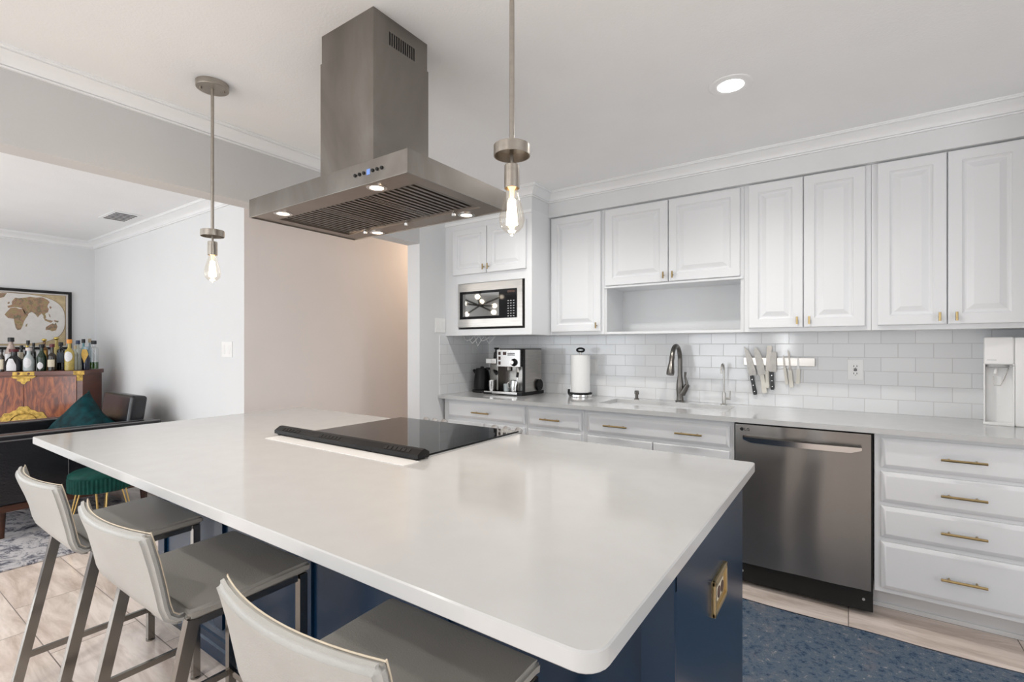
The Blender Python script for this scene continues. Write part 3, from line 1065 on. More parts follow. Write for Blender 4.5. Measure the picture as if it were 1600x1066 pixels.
W('steam_wand', b, M['bright'], t)
b = BM(); tube(b, [(-2.097, by0 + 0.010, 1.095), (-2.100, by0 + 0.004, 1.055)], 0.010, 10)
W('wand_grip', b, M['black'], t)
b = BM(); box(b, -2.402, -2.300, by0 + 0.0, by0 + 0.12, 1.155, 1.198, 0.006)
gr = W('grinder_head', b, M['steel'], t)
b = BM(); box(b, -2.396, -2.345, by0 - 0.003, by0 + 0.002, 1.162, 1.192, 0.001)
W('badge', b, M['white'], gr)
b = BM(); box(b, -2.385, -2.300, by0 + 0.03, by0 + 0.13, 0.938, 1.155, 0.01)
W('grinder_body', b, M['faucet'], t)
b = BM(); tube(b, [(-2.33, by0 + 0.05, 1.198), (-2.33, by0 + 0.05, 1.245), (-2.33, by0 + 0.05, 1.250), (-2.33, by0 + 0.05, 1.268), (-2.33, by0 + 0.05, 1.274), (-2.33, by0 + 0.05, 1.284)], [0.026, 0.022, 0.012, 0.012, 0.022, 0.020], 20)
W('tamper', b, M['black'], t)
b = BM(); tube(b, [(-2.340, by0 + 0.03, 1.10), (-2.300, by0 - 0.01, 1.085), (-2.262, by0 - 0.045, 1.08)], [0.010, 0.009, 0.012], 12)
W('portafilter', b, M['black'], t)
b = BM(); tube(b, [(bx1 + 0.001, by0 + 0.24, 0.985), (bx1 + 0.018, by0 + 0.24, 0.985)], 0.045, 24)
W('water_tank_knob', b, M['black'], t)
b = BM(); lathe(b, [(0, 0.003), (0.026, 0.003), (0.030, 0), (0.033, 0.05), (0.027, 0.085), (0.029, 0.09), (0.026, 0.088), (0.030, 0.05), (0.026, 0.006), (0, 0.006)], (0, 0, 0), 28)
tube(b, [(0.028, 0, 0.08), (0.052, 0, 0.07), (0.052, 0, 0.035), (0.030, 0, 0.025)], 0.004, 8)
o = obj('milk_pitcher', b, M['bright']); o.location = (-2.150, by0 + 0.040, 0.939); o.rotation_euler = (0, 0, R(200))
tag(o, 'small steel milk pitcher on the espresso machine drip tray', 'pitcher', origin=False)
b = BM(); lathe(b, [(0, 0.0), (0.026, 0.0), (0.028, 0.055), (0.026, 0.06), (0.025, 0.055), (0.023, 0.004), (0, 0.004)], (0, 0, 0), 28)
o = obj('coffee_cup', b, M['frosted']); o.location = (-2.225, by0 + 0.045, 0.939)
tag(o, 'small clear glass standing under the espresso machine spout', 'glass', origin=False)
b = BM(); lathe(b, [(0, 0.0), (0.020, 0.0), (0.024, 0.08), (0.022, 0.085), (0.021, 0.08), (0.018, 0.004), (0, 0.004)], (0, 0, 0), 28)
o = obj('coffee_glass', b, M['bright']); o.location = (-2.345, by0 + 0.005, 0.939)
tag(o, 'narrow steel cup standing in front of the espresso machine grinder', 'cup', origin=False)

# kettle
t = thing('electric_kettle', 'black electric kettle on its round base beside the espresso machine', 'kettle', (-2.520, 3.22, 0.914))
b = BM(); lathe(b, [(0.078, 0), (0.085, 0.006), (0.080, 0.018), (0, 0.020)], (0, 0, 0), 36)
obj('base', b, M['black'], t)
b = BM(); lathe(b, [(0.066, 0.021), (0.070, 0.03), (0.066, 0.12), (0.056, 0.185), (0.050, 0.198), (0, 0.204)], (0, 0, 0), 36)
tube(b, [(-0.05, -0.01, 0.16), (-0.075, -0.015, 0.18), (-0.078, -0.016, 0.185)], [0.02, 0.012, 0.009], 12)
obj('body', b, M['black'], t)
b = BM(); tube(b, [(0.045, 0.0, 0.195), (0.085, 0, 0.195), (0.094, 0, 0.15), (0.088, 0, 0.07), (0.062, 0, 0.05)], [0.011, 0.012, 0.010, 0.010, 0.010], 12)
obj('handle', b, M['matblack'], t)
b = BM(); lathe(b, [(0.016, 0.202), (0.014, 0.212), (0, 0.214)], (0, 0, 0), 20)
obj('lid_knob', b, M['matblack'], t)

# water dispenser
t = thing('water_dispenser', 'tall white countertop water dispenser beside the tile wall outlet', 'water dispenser', (0.60, 3.35, 0.914))
b = BM()
wx0, wx1, wy0, wy1, wz1 = 0.540, 0.745, 3.245, 3.462, 1.338
box(b, wx0, wx1, wy0 + 0.06, wy1, 0.914, wz1, 0.012, 3)
box(b, wx0, wx0 + 0.105, wy0, wy0 + 0.07, 1.205, wz1, 0.010, 3)
box(b, wx0, wx0 + 0.006, wy0, wy0 + 0.07, 0.924, 1.21, 0.002)
box(b, wx0 + 0.1, wx0 + 0.106, wy0, wy0 + 0.07, 0.924, 1.21, 0.002)
box(b, wx0 + 0.105, wx1, wy0 + 0.004, wy0 + 0.07, 0.914, wz1 - 0.002, 0.008, 3)
W('body', b, M['white'], t)
b = BM(); box(b, wx0 - 0.001, wx0 + 0.106, wy0 - 0.008, wy0 + 0.062, 0.914, 0.928, 0.004, 3)
W('drip_tray', b, M['white'], t)
b = BM(); lathe(b, [(0.040, 0), (0.040, -0.010), (0.034, -0.016), (0, -0.016)], (wx0 + 0.048, wy0 + 0.03, 1.206), 32, sy=0.7)
W('spout_plate', b, M['grey'], t)
b = BM(); tube(b, [(wx0 + 0.045, wy0 + 0.028, 1.192), (wx0 + 0.040, wy0 + 0.018, 1.160)], 0.006, 10)
W('nozzle', b, M['white'], t)
b = BM(); tube(b, [(wx0 + 0.085, wy0 + 0.03, 1.19), (wx0 + 0.072, wy0 + 0.01, 1.14), (wx0 + 0.058, wy0 + 0.004, 1.105), (wx0 + 0.036, wy0 + 0.004, 1.105), (wx0 + 0.034, wy0 + 0.01, 1.15)], 0.0016, 8)
W('lever_wire', b, M['steel'], t)
b = BM(); box(b, wx0 + 0.088, wx0 + 0.104, wy0 - 0.002, wy0 + 0.002, 1.198, 1.203); box(b, wx0 + 0.012, wx0 + 0.045, wy0 - 0.001, wy0 + 0.0005, 1.226, 1.2285)
W('marking', b, M['grey'], t)
t.rotation_euler = (0, 0, R(-11))
t.location.x += 0.020

# outlets and switches
def plate(name, label, cat, axis, c, u0, u1, z0, z1, gang=0, sockets=0):
    """plate on a wall: axis 'Y' faces -y at y=c, axis 'X' faces +x at x=c"""
    loc = ((u0 + u1) / 2, c, z0) if axis == 'Y' else (c, (u0 + u1) / 2, z0)
    t = thing(name, label, cat, loc)
    def bx(bm, a0, a1, q0, q1, d0, d1, bev=0):
        if axis == 'Y':
            box(bm, a0, a1, c - d1, c - d0, q0, q1, bev)
        else:
            box(bm, c + d0, c + d1, a0, a1, q0, q1, bev)
    bb = BM(); bx(bb, u0, u1, z0, z1, 0, 0.006, 0.002)
    W('cover_plate', bb, M['whiteplate'], t)
    w = (u1 - u0)
    zc, h = (z0 + z1) / 2, (z1 - z0)
    for g in range(gang):
        uc = u0 + w * (g + 0.5) / gang
        bb = BM(); bx(bb, uc - 0.015, uc + 0.015, zc - h * 0.29, zc + h * 0.29, 0.006, 0.009, 0.001)
        W('rocker', bb, M['white'], t)
    if sockets:
        uc = (u0 + u1) / 2
        bb = BM(); bx(bb, uc - 0.017, uc + 0.017, zc - 0.034, zc + 0.034, 0.006, 0.0085, 0.001)
        s = W('socket_body', bb, M['whiteplate'], t)
        bb = BM()
        for q in (-0.021, 0.021):
            bx(bb, uc - 0.009, uc - 0.006, zc + q - 0.005, zc + q + 0.005, 0.0084, 0.0092)
            bx(bb, uc + 0.006, uc + 0.009, zc + q - 0.005, zc + q + 0.005, 0.0084, 0.0092)
            bx(bb, uc - 0.002, uc + 0.002, zc + q - 0.012, zc + q - 0.008, 0.0084, 0.0092)
        bx(bb, uc - 0.008, uc + 0.008, zc + 0.001, zc + 0.007, 0.0084, 0.0098); bx(bb, uc - 0.008, uc + 0.008, zc - 0.007, zc - 0.001, 0.0084, 0.0098)
        W('slots', bb, M['capblack'], s)
    return t


plate('wall_outlet', 'white double outlet on the subway tile above the dishwasher end', 'outlet', 'Y', WY - 0.0082, -0.004, 0.070, 1.099, 1.216, sockets=1)
plate('light_switch', 'white rocker switch on the tile behind the paper towel roll', 'switch', 'Y', WY - 0.0082, -1.655, -1.585, 1.085, 1.195, gang=1)
plate('light_switch', 'white double switch on the painted wall beside the microwave cabinet', 'switch', 'X', KX + 0.0002, 2.79, 2.905, 1.402, 1.515, gang=2)
plate('light_switch', 'white double switch on the living room wall near the hall corner', 'switch', 'Y', LYW - 0.0002, -3.90, -3.745, 1.212, 1.330, gang=2)

# knife strip and knives
KY = WY - 0.0085
b = BM(); box(b, -0.558, -0.166, KY - 0.016, KY, 1.172, 1.222, 0.002)
tag(obj('knife_strip', b, M['steel']), 'steel magnetic knife strip mounted on the subway tile', 'knife strip')


def knife(label, tip, heel, end, bw, hw, hcol, shape, bladem=None, depth=0.017, rivets=False):
    """tip, heel, end: (x, z) of the blade tip, where the blade meets the handle, and the handle end"""
    tip, heel, end = Vector(tip), Vector(heel), Vector(end)
    t = thing('kitchen_knife', label, 'knife', (heel.x, KY - depth, end.y), 0, 'knives on the magnetic strip')
    ax = (tip - heel)
    L_ = ax.length
    ax.normalize()
    n = Vector((ax.y, -ax.x))          # to the side of the cutting edge (+x)
    pr = {'chef': [(0, -0.35), (0, 0.65), (0.15, 0.65), (0.6, 0.45), (0.85, 0.10), (1.0, -0.35)],
          'santoku': [(0, -0.5), (0, 0.5), (0.5, 0.5), (0.8, 0.30), (0.95, 0.0), (1.0, -0.2), (0.9, -0.5)],
          'cleaver': [(0, -0.3), (0.0, 0.7), (0.97, 0.7), (1.0, 0.6), (1.0, -0.3)],
          'paring': [(0, -0.5), (0, 0.5), (0.6, 0.4), (1.0, -0.1), (0.7, -0.5)],
          'boning': [(0, -0.5), (0, 0.5), (0.4, 0.25), (0.8, -0.1), (1.0, -1.1), (0.8, -0.9), (0.4, -0.5)]}[shape]
    out = [heel + ax * (a * L_) + n * (c * bw) for a, c in pr]
    bb = BM()
    prism(bb, [(p.x, p.y) for p in out], lambda x, z: (x, KY - depth - 0.0018, z), lambda x, z: (x, KY - depth, z))
    W('blade', bb, bladem or bladesteel, t, smooth=False)
    ha = (end - heel)
    LH = ha.length
    ha.normalize()
    hn = Vector((ha.y, -ha.x))
    ho = [(0, -0.5), (0.06, -0.55), (0.5, -0.5), (0.85, -0.62), (1.0, -0.45), (1.0, 0.45), (0.85, 0.5), (0.5, 0.42), (0.06, 0.5), (0, 0.45)]
    bb = BM()
    oo = [heel + ha * (a * LH) + hn * (c * hw) for a, c in ho]
    prism(bb, [(p.x, p.y) for p in oo], lambda x, z: (x, KY - depth - 0.009, z), lambda x, z: (x, KY - depth + 0.007, z))
    bmesh.ops.bevel(bb, geom=bb.edges[:], offset=0.0022, segments=2, affect='EDGES')
    h = W('handle', bb, hcol, t)
    if rivets:
        bb = BM()
        for q in (0.2, 0.5, 0.82):
            p = heel + ha * (q * LH)
            lathe(bb, [(0, 0), (0.0032, 0), (0.0028, 0.0006), (0, 0.0006)], (p.x, KY - depth - 0.0091, p.y), 12, axis='Y')
        W('rivets', bb, M['bright'], h)


hw_ = mat('cream_handle', (0.72, 0.69, 0.62), 0.45)
hb_ = M['capblack']
bladesteel = mat('satin_blade_steel', (0.36, 0.345, 0.325), 0.42, 1.0, var=0.1, scale=50)
kb2 = mat('dark_blade_steel', (0.25, 0.235, 0.215), 0.3, 1.0)
knife('wide pointed chef knife with a black riveted handle, end of the row', (-0.541, 1.296), (-0.512, 1.106), (-0.490, 0.984), 0.044, 0.022, hb_, 'chef', rivets=True)
knife('wide dimpled blade knife with a long cream handle', (-0.482, 1.290), (-0.452, 1.112), (-0.436, 0.996), 0.042, 0.025, hw_, 'santoku')
knife('square-topped blade with a cream handle behind the small cleaver', (-0.415, 1.298), (-0.424, 1.140), (-0.421, 1.030), 0.028, 0.021, hw_, 'cleaver', kb2, depth=0.0165)
knife('small cleaver with a black riveted handle', (-0.396, 1.258), (-0.396, 1.134), (-0.392, 1.022), 0.038, 0.021, hb_, 'cleaver', depth=0.0275, rivets=True)
knife('short dark paring knife with a cream handle', (-0.331, 1.242), (-0.326, 1.162), (-0.314, 1.058), 0.012, 0.016, hw_, 'paring', kb2)
knife('curved dark boning knife with a cream handle', (-0.298, 1.278), (-0.297, 1.146), (-0.289, 1.040), 0.012, 0.021, hw_, 'boning', kb2)
knife('short pale paring knife with a cream handle, alone near the strip end', (-0.253, 1.234), (-0.252, 1.154), (-0.256, 1.064), 0.013, 0.020, hw_, 'paring', M['white'])

# ------------------------------------------------------------------ island
IX0, IX1, IY0, IY1 = -2.822, -0.250, 0.5456, 1.7623
isl = thing('kitchen_island', 'navy blue kitchen island with a large white quartz top', 'kitchen island', (-1.53, 1.2, 0))
b = BM()
slab(b, rrect(IX0, IX1, IY0, IY1, (0.012, 0.036, 0.012, 0.012)), 0.884, 0.914, 0.0025)
W('countertop', b, M['quartz'], isl)
b = BM()
ex0, ex1, ey0, ey1 = -2.765, -0.283, 0.992, 1.730
box(b, ex0, ex1, ey0, ey1, 0.0, 0.884, 0.002)
W('body', b, M['navy'], isl)
b = BM()
# pilasters and frames on the seating side, thin edge stiles on the end panel
xs = [ex0, -2.16, -1.54, -0.92, ex1]
for i, x in enumerate(xs):
    a0 = x if i == 0 else (x - 0.07 if i == len(xs) - 1 else x - 0.035)
    box(b, a0, a0 + 0.07, ey0 - 0.012, ey0 + 0.001, 0.12, 0.884, 0.003)
box(b, ex0, ex1, ey0 - 0.0115, ey0 + 0.001, 0.80, 0.884, 0.003)
W('frame', b, M['navy'], isl)
b = BM()
sweep(b, [(ex1, ey0), (ex0, ey0)], [(0, 0.0), (0.026, 0.0), (0.026, 0.05), (0.020, 0.058), (0.020, 0.085), (0.014, 0.093), (0.012, 0.112), (0.006, 0.125), (0, 0.13)])
W('base_molding', b, M['navy'], isl, ang=25)
# brass outlet on the end panel
t = thing('island_outlet', 'brass framed double outlet on the navy end of the island', 'outlet', (ex1 + 0.0005, 1.366, 0.60))
b = BM()
oy0, oy1, oz0, oz1 = 1.292, 1.440, 0.612, 0.702
oc, oz = (oy0 + oy1) / 2, (oz0 + oz1) / 2
box(b, ex1 + 0.0005, ex1 + 0.004, oy0, oy1, oz0, oz1)
for a in ((oy0, oy1, oz1 - 0.012, oz1), (oy0, oy1, oz0, oz0 + 0.012), (oy0, oy0 + 0.012, oz0, oz1), (oy1 - 0.012, oy1, oz0, oz1)):
    box(b, ex1 + 0.0005, ex1 + 0.010, a[0], a[1], a[2], a[3], 0.002)
W('cover_plate', b, mat('satin_brass', (0.60, 0.48, 0.27), 0.38, 1.0, var=0.05), t)
b = BM(); box(b, ex1 + 0.0035, ex1 + 0.006, oc - 0.036, oc + 0.036, oz - 0.018, oz + 0.018, 0.001)
W('socket_body', b, M['lblcream'], t)
b = BM()
for q in (-0.019, 0.019):
    lathe(b, [(0, 0), (0.015, 0), (0.0145, 0.0015), (0, 0.0015)], (ex1 + 0.006, oc + q, oz), 24, axis='X')
W('socket', b, M['walnut'], t)

# range set into the island
rg = thing('cooktop_range', 'black glass cooktop range set into the white island top', 'cooktop', (-1.56, 1.5, 0.914))
rx0, rx1, ry0, ry1 = -1.940, -1.175, 1.205, 1.785
b = BM(); box(b, rx0, rx1, ry0, ry1, 0.910, 0.9195, 0.002)
W('rim', b, M['bright'], rg)
b = BM(); box(b, rx0 + 0.012, rx1 - 0.012, ry0 + 0.006, ry1 - 0.010, 0.9185, 0.9235, 0.0015)
W('glass_top', b, M['blackglass'], rg)
b = BM(); prism(b, [(1.7855, 0.905), (1.800, 0.905), (1.845, 0.862), (1.845, 0.76), (1.7855, 0.76)], lambda y, z: (rx0, y, z), lambda y, z: (rx1, y, z))
W('control_panel', b, M['steel'], rg, smooth=False)
for x in (-1.815, -1.755, -1.690, -1.370, -1.303, -1.236):
    b = BM()
    n = Vector((0, 0.69, 0.72))
    c = Vector((x, 1.826, 0.884))
    tube(b, [c, c + n * 0.006, c + n * 0.010, c + n * 0.040, c + n * 0.043], [0.024, 0.024, 0.020, 0.018, 0.015], 20)
    W('knob', b, M['bright'], rg)
# vent bar lying along the cooktop
t = thing('vent_bar', 'black slotted vent trim bar lying along the cooktop edge', 'vent bar', (-1.6, 1.18, 0.914))
b = BM()
vx0, vx1 = -2.030, -1.168
def vprof(x):
    return lambda y, z: (x, y, z)
prism(b, [(1.148, 0.920), (1.148, 0.934), (1.170, 0.948), (1.182, 0.950), (1.203, 0.938), (1.203, 0.920)], vprof(vx0 + 0.002), vprof(vx1))
W('housing', b, M['black'], t, smooth=False)
for k in range(3):
    b = BM()
    xa = (-1.985, -1.72, -1.34)[k]
    for j in range(6):
        box(b, xa + j * 0.022, xa + j * 0.022 + 0.016, 1.1510, 1.1660, 0.9400, 0.9425, rot=((xa, 1.1585, 0.941), 'X', R(33)))
    W('vent_slots', b, M['matblack'], t)
b = BM()
for x in (vx0 + 0.02, -1.80, -1.42, vx1 - 0.02):
    box(b, x - 0.006, x + 0.006, 1.156, 1.196, 0.914, 0.9205)
W('foot', b, M['black'], t)
b = BM(); box(b, -1.975, -1.158, 1.078, 1.146, 0.9142, 0.9165, 0.0006)
tag(obj('filler_strip', b, M['white']), 'flat white strip lying on the island in front of the vent bar', 'strip')

# ------------------------------------------------------------------ range hood
hd = thing('range_hood', 'stainless steel island range hood with a tall square chimney', 'range hood', (-1.45, 1.2, 1.79))
hx0, hx1, hy0, hy1, hz0, hz1 = -1.908, -1.037, 0.979, 1.470, 1.790, 1.860
b = BM()
# canopy shell: four skirts and a top plate, open below
tk = 0.004
box(b, hx0, hx1, hy0, hy0 + tk, hz0, hz1, 0.001); box(b, hx0, hx1, hy1 - tk, hy1, hz0, hz1, 0.001)
box(b, hx0, hx0 + tk, hy0 + tk, hy1 - tk, hz0, hz1); box(b, hx1 - tk, hx1, hy0 + tk, hy1 - tk, hz0, hz1)
box(b, hx0 + tk, hx1 - tk, hy0 + tk, hy1 - tk, hz1 - tk, hz1)
W('canopy', b, M['hood'], hd, smooth=False)
b = BM()
fx0_, fx1_, fy0_, fy1_ = hx0 + 0.055, hx1 - 0.055, hy0 + 0.085, hy1 - 0.075
zu = hz0 + 0.004
box(b, hx0 + tk, hx1 - tk, hy0 + tk, fy0_, zu, zu + 0.004); box(b, hx0 + tk, hx1 - tk, fy1_, hy1 - tk, zu, zu + 0.004)
box(b, hx0 + tk, fx0_, fy0_, fy1_, zu, zu + 0.004); box(b, fx1_, hx1 - tk, fy0_, fy1_, zu, zu + 0.004)
for a in ((fx0_, fx0_ + 0.003, fy0_, fy1_), (fx1_ - 0.003, fx1_, fy0_, fy1_), (fx0_, fx1_, fy0_, fy0_ + 0.003), (fx0_, fx1_, fy1_ - 0.003, fy1_)):
    box(b, *a, zu, zu + 0.018)
W('underside', b, M['hoodunder'], hd, smooth=False)
nf = 3
fw = (fx1_ - fx0_) / nf
for k in range(nf):
    b = BM()
    a0, a1 = fx0_ + k * fw + 0.002, fx0_ + (k + 1) * fw - 0.002
    zf = zu + 0.006
    box(b, a0, a1, fy0_ + 0.003, fy0_ + 0.020, zf, zf + 0.012); box(b, a0, a1, fy1_ - 0.020, fy1_ - 0.003, zf, zf + 0.012)
    box(b, a0, a0 + 0.008, fy0_ + 0.02, fy1_ - 0.02, zf, zf + 0.012); box(b, a1 - 0.008, a1, fy0_ + 0.02, fy1_ - 0.02, zf, zf + 0.012)
    m_ = 9
    for j in range(m_):
        xc = a0 + 0.008 + (a1 - a0 - 0.016) * (j + 0.5) / m_
        wv_ = (a1 - a0 - 0.016) / m_
        prism(b, [(xc - wv_ * 0.27, zf + 0.010), (xc - wv_ * 0.24, zf), (xc + wv_ * 0.24, zf), (xc + wv_ * 0.27, zf + 0.010)], lambda x, z: (x, fy0_ + 0.018, z), lambda x, z: (x, fy1_ - 0.018, z))
    flt = W('baffle_filter', b, M['darksteel'], hd, smooth=False)
    b = BM(); box(b, a0 + 0.004, a1 - 0.004, fy0_ + 0.004, fy1_ - 0.004, zf + 0.0125, zf + 0.015)
    W('backing', b, M['matblack'], flt, smooth=False)
    b = BM(); xc = (a0 + a1) / 2
    tube(b, [(xc, fy1_ - 0.012, zf + 0.001), (xc, fy1_ - 0.012, zf - 0.006), (xc, fy1_ - 0.012, zf - 0.010), (xc, fy1_ - 0.012, zf - 0.018)], [0.004, 0.004, 0.009, 0.008], 14)
    W('filter_knob', b, M['bright'], flt)
for lx, ly in ((-1.750, hy0 + 0.045), (-1.222, hy0 + 0.045), (-1.702, hy1 - 0.040), (-1.195, hy1 - 0.040)):
    b = BM(); lathe(b, [(0.033, 0.001), (0.033, -0.003), (0.022, -0.0035), (0.022, 0.001)], (lx, ly, zu), 28)
    lr = W('lamp_ring', b, M['bright'], hd)
    b = BM(); lathe(b, [(0, -0.002), (0.0215, -0.002), (0.0215, 0.0), (0, 0.0)], (lx, ly, zu), 24)
    W('lamp', b, M['hoodlamp'], lr)
    l = bpy.data.lights.new('hood_spot', 'SPOT'); l.energy = 3.0; l.color = (1, 0.80, 0.60); l.spot_size = R(110); l.spot_blend = 0.6; l.shadow_soft_size = 0.02
    lo = bpy.data.objects.new('hood_spot', l); C.objects.link(lo); lo.parent = hd; lo.location = (lx + 1.45, ly - 1.2, zu - 1.79 - 0.006)
b = BM()
cx0, cx1, cy0, cy1 = -1.582, -1.292, 1.068, 1.326
zsm = 2.318
box(b, cx0, cx1, cy0, cy1, hz1, zsm, 0.0012)
W('chimney', b, M['hood'], hd, smooth=False)
b = BM()
g_ = 0.0035
ux0, ux1, uy0, uy1 = cx0 + g_, cx1 - g_, cy0 + g_, cy1 - g_
sy0_, sy1_, sz0_, sz1_ = 1.135, 1.262, 2.326, 2.372
box(b, ux0, ux1 - 0.003, uy0, uy1, zsm - 0.002, ZC)
box(b, ux1 - 0.003, ux1, uy0, sy0_, zsm - 0.002, ZC); box(b, ux1 - 0.003, ux1, sy1_, uy1, zsm - 0.002, ZC)
box(b, ux1 - 0.003, ux1, sy0_, sy1_, zsm - 0.002, sz0_); box(b, ux1 - 0.003, ux1, sy0_, sy1_, sz1_, ZC)
ns = 12
for k in range(ns + 1):
    yy = sy0_ + (sy1_ - sy0_ - 0.004) * k / ns
    box(b, ux1 - 0.003, ux1, yy, yy + 0.004, sz0_, sz1_)
uc = W('chimney_extension', b, M['hood'], hd, smooth=False)
b = BM(); box(b, ux1 - 0.0042, ux1 - 0.0028, sy0_, sy1_, sz0_, sz1_)
W('vent_slots', b, M['matblack'], uc)
b = BM()
for k in range(7):
    x = -1.268 + k * 0.0205
    if k == 3:
        continue
    lathe(b, [(0, 0), (0.0055, 0), (0.005, 0.004), (0, 0.004)], (x, hy0, 1.8255), 14, axis='Y')
W('buttons', b, M['matblack'], hd)
b = BM(); box(b, -1.214, -1.199, hy0 - 0.001, hy0 + 0.001, 1.817, 1.834)
W('display', b, mat('blue_display', (0.05, 0.08, 0.25), 0.2, emit=(0.3, 0.5, 1.0), es=0.6), hd)

# ------------------------------------------------------------------ pendants
pend = thing('pendant_lamp', 'bare bulb pendant on a long rod hanging beside the living room opening', 'pendant lamp', (-2.247, 0.997, 0), 0, 'bare bulb pendants over the island')
b = BM(); lathe(b, [(0.0625, 2.4195), (0.0625, 2.398), (0.061, 2.396), (0, 2.396)], (0, 0, 0), 40)
cn = obj('canopy', b, M['nickel'], pend)
b = BM()
for sx in (-0.038, 0.038):
    lathe(b, [(0.005, 2.396), (0.005, 2.388), (0, 2.386)], (sx * 0.5, sx, 0), 12)
obj('canopy_screw', b, M['nickel'], cn)
b = BM(); tube(b, [(0, 0, 2.396), (0, 0, 1.78)], 0.0062, 14)
obj('rod', b, M['nickel'], pend)
b = BM()
lathe(b, [(0.0, 1.790), (0.0445, 1.790), (0.0452, 1.789), (0.0452, 1.764), (0.0432, 1.764), (0.0432, 1.786), (0, 1.786)], (0, 0, 0), 40)
obj('collar_ring', b, M['nickel'], pend)
b = BM(); tube(b, [(0, 0, 1.788), (0, 0, 1.740)], 0.0045, 12)
obj('stem', b, M['nickel'], pend)
b = BM(); lathe(b, [(0, 1.743), (0.0175, 1.742), (0.0185, 1.740), (0.0190, 1.684), (0.0175, 1.684), (0.0175, 1.692), (0, 1.692)], (0, 0, 0), 32)
obj('socket', b, M['nickel'], pend)
b = BM()
prof = [(0.0135, 1.688), (0.015, 1.676), (0.020, 1.658), (0.026, 1.636), (0.0305, 1.618), (0.0315, 1.604), (0.028, 1.589), (0.018, 1.578), (0.006, 1.5725), (0.0035, 1.567), (0, 1.566)]
lathe(b, prof, (0, 0, 0), 32)
bl = obj('bulb', b, M['bulbglass'], pend)
b = BM()
for k in range(10):
    a = 2 * PI * k / 10
    r0, r1 = 0.0075, 0.0125
    tube(b, [(r0 * math.cos(a), r0 * math.sin(a), 1.654), (r1 * math.cos(a + 0.15), r1 * math.sin(a + 0.15), 1.594)], 0.0022, 6)
lathe(b, [(0, 1.660), (0.008, 1.657), (0.012, 1.61), (0.012, 1.596), (0, 1.592)], (0, 0, 0), 14)
obj('filament', b, M['filament'], bl)
b = BM(); lathe(b, [(0.012, 1.690), (0.006, 1.680), (0.0045, 1.660), (0, 1.658)], (0, 0, 0), 14)
obj('bulb_stem', b, mat('warm_glass_stem', (0.8, 0.6, 0.35), 0.3, emit=(1, 0.6, 0.25), es=2.0), bl)
l = bpy.data.lights.new('pendant_glow', 'POINT'); l.energy = 2.2; l.color = (1, 0.78, 0.52); l.shadow_soft_size = 0.03
lo = bpy.data.objects.new('pendant_glow', l); C.objects.link(lo); lo.parent = pend; lo.location = (0, 0, 1.555)
p2 = copy_tree(pend)
p2.location = (-0.687, 0.997, 0)
p2['label'] = 'bare bulb pendant on a long rod hanging between the hood and the upper cabinets'

# recessed ceiling lamp
t = thing('ceiling_lamp', 'round white recessed ceiling lamp, lit', 'ceiling lamp', (-0.418, 2.270, ZC))
b = BM(); lathe(b, [(0.088, 0.0), (0.088, -0.003), (0.080, -0.0065), (0.060, -0.0045), (0.052, -0.003), (0.052, 0.0)], (0, 0, 0), 48)
obj('trim_ring', b, M['trim'], t)
b = BM(); lathe(b, [(0, -0.0046), (0.0515, -0.0046), (0.0515, -0.002), (0, -0.002)], (0, 0, 0), 40)
obj('diffuser', b, M['candiff'], t)
l = bpy.data.lights.new('ceiling_spot', 'SPOT'); l.energy = 46; l.color = (1, 0.97, 0.93); l.spot_size = R(150); l.spot_blend = 0.8; l.shadow_soft_size = 0.05
lo = bpy.data.objects.new('ceiling_spot', l); C.objects.link(lo); lo.parent = t; lo.location = (0, 0, -0.012)
for k, (x, y) in enumerate(((-1.584, 2.30), (-0.6, -0.75), (-1.9, -0.35), (0.6, -1.9), (-4.3, -0.9), (-5.6, -0.9))):  # extra lamps added as fill, none of them in view
    c = copy_tree(t)
    c.location = (x, y, ZC)
    if k == 0:
        c['label'] = 'added recessed fill lamp hidden behind the pendant near the hood'
    elif k < 4:
        c['label'] = 'unseen recessed fill lamp added over the kitchen behind the camera'
        c['group'] = 'added kitchen fill lamps, unseen'
    else:
        c['label'] = 'unseen recessed fill lamp added over the dining end of the living room'
        c['group'] = 'added living room fill lamps, unseen'
# hall lamp (warm), out of view around the corner
t = thing('hall_lamp', 'warm flush ceiling lamp in the hallway', 'ceiling lamp', (-3.15, 3.75, ZC))
b = BM(); lathe(b, [(0.13, 0.0), (0.13, -0.02), (0.10, -0.06), (0, -0.075)], (0, 0, 0), 32)
obj('diffuser', b, emis('hall_lamp_glass', (1, 0.72, 0.45), 3), t)
l = bpy.data.lights.new('hall_glow', 'POINT'); l.energy = 7; l.color = (1, 0.74, 0.52); l.shadow_soft_size = 0.1
lo = bpy.data.objects.new('hall_glow', l); C.objects.link(lo); lo.parent = t; lo.location = (0, 0, -0.15)

# ceiling vent in the living room
t = thing('ceiling_vent', 'white slotted air vent in the living room ceiling', 'vent', (-5.19, 1.56, ZC))
b = BM(); box(b, -0.19, 0.19, -0.10, 0.10, -0.006, 0, 0.002)
obj('frame', b, M['trim'], t)
b = BM()
for k in range(6):
    x = -0.155 + k * 0.055
    box(b, x, x + 0.028, -0.075, 0.075, -0.0075, -0.0055)
obj('slots', b, M['matblack'], t)

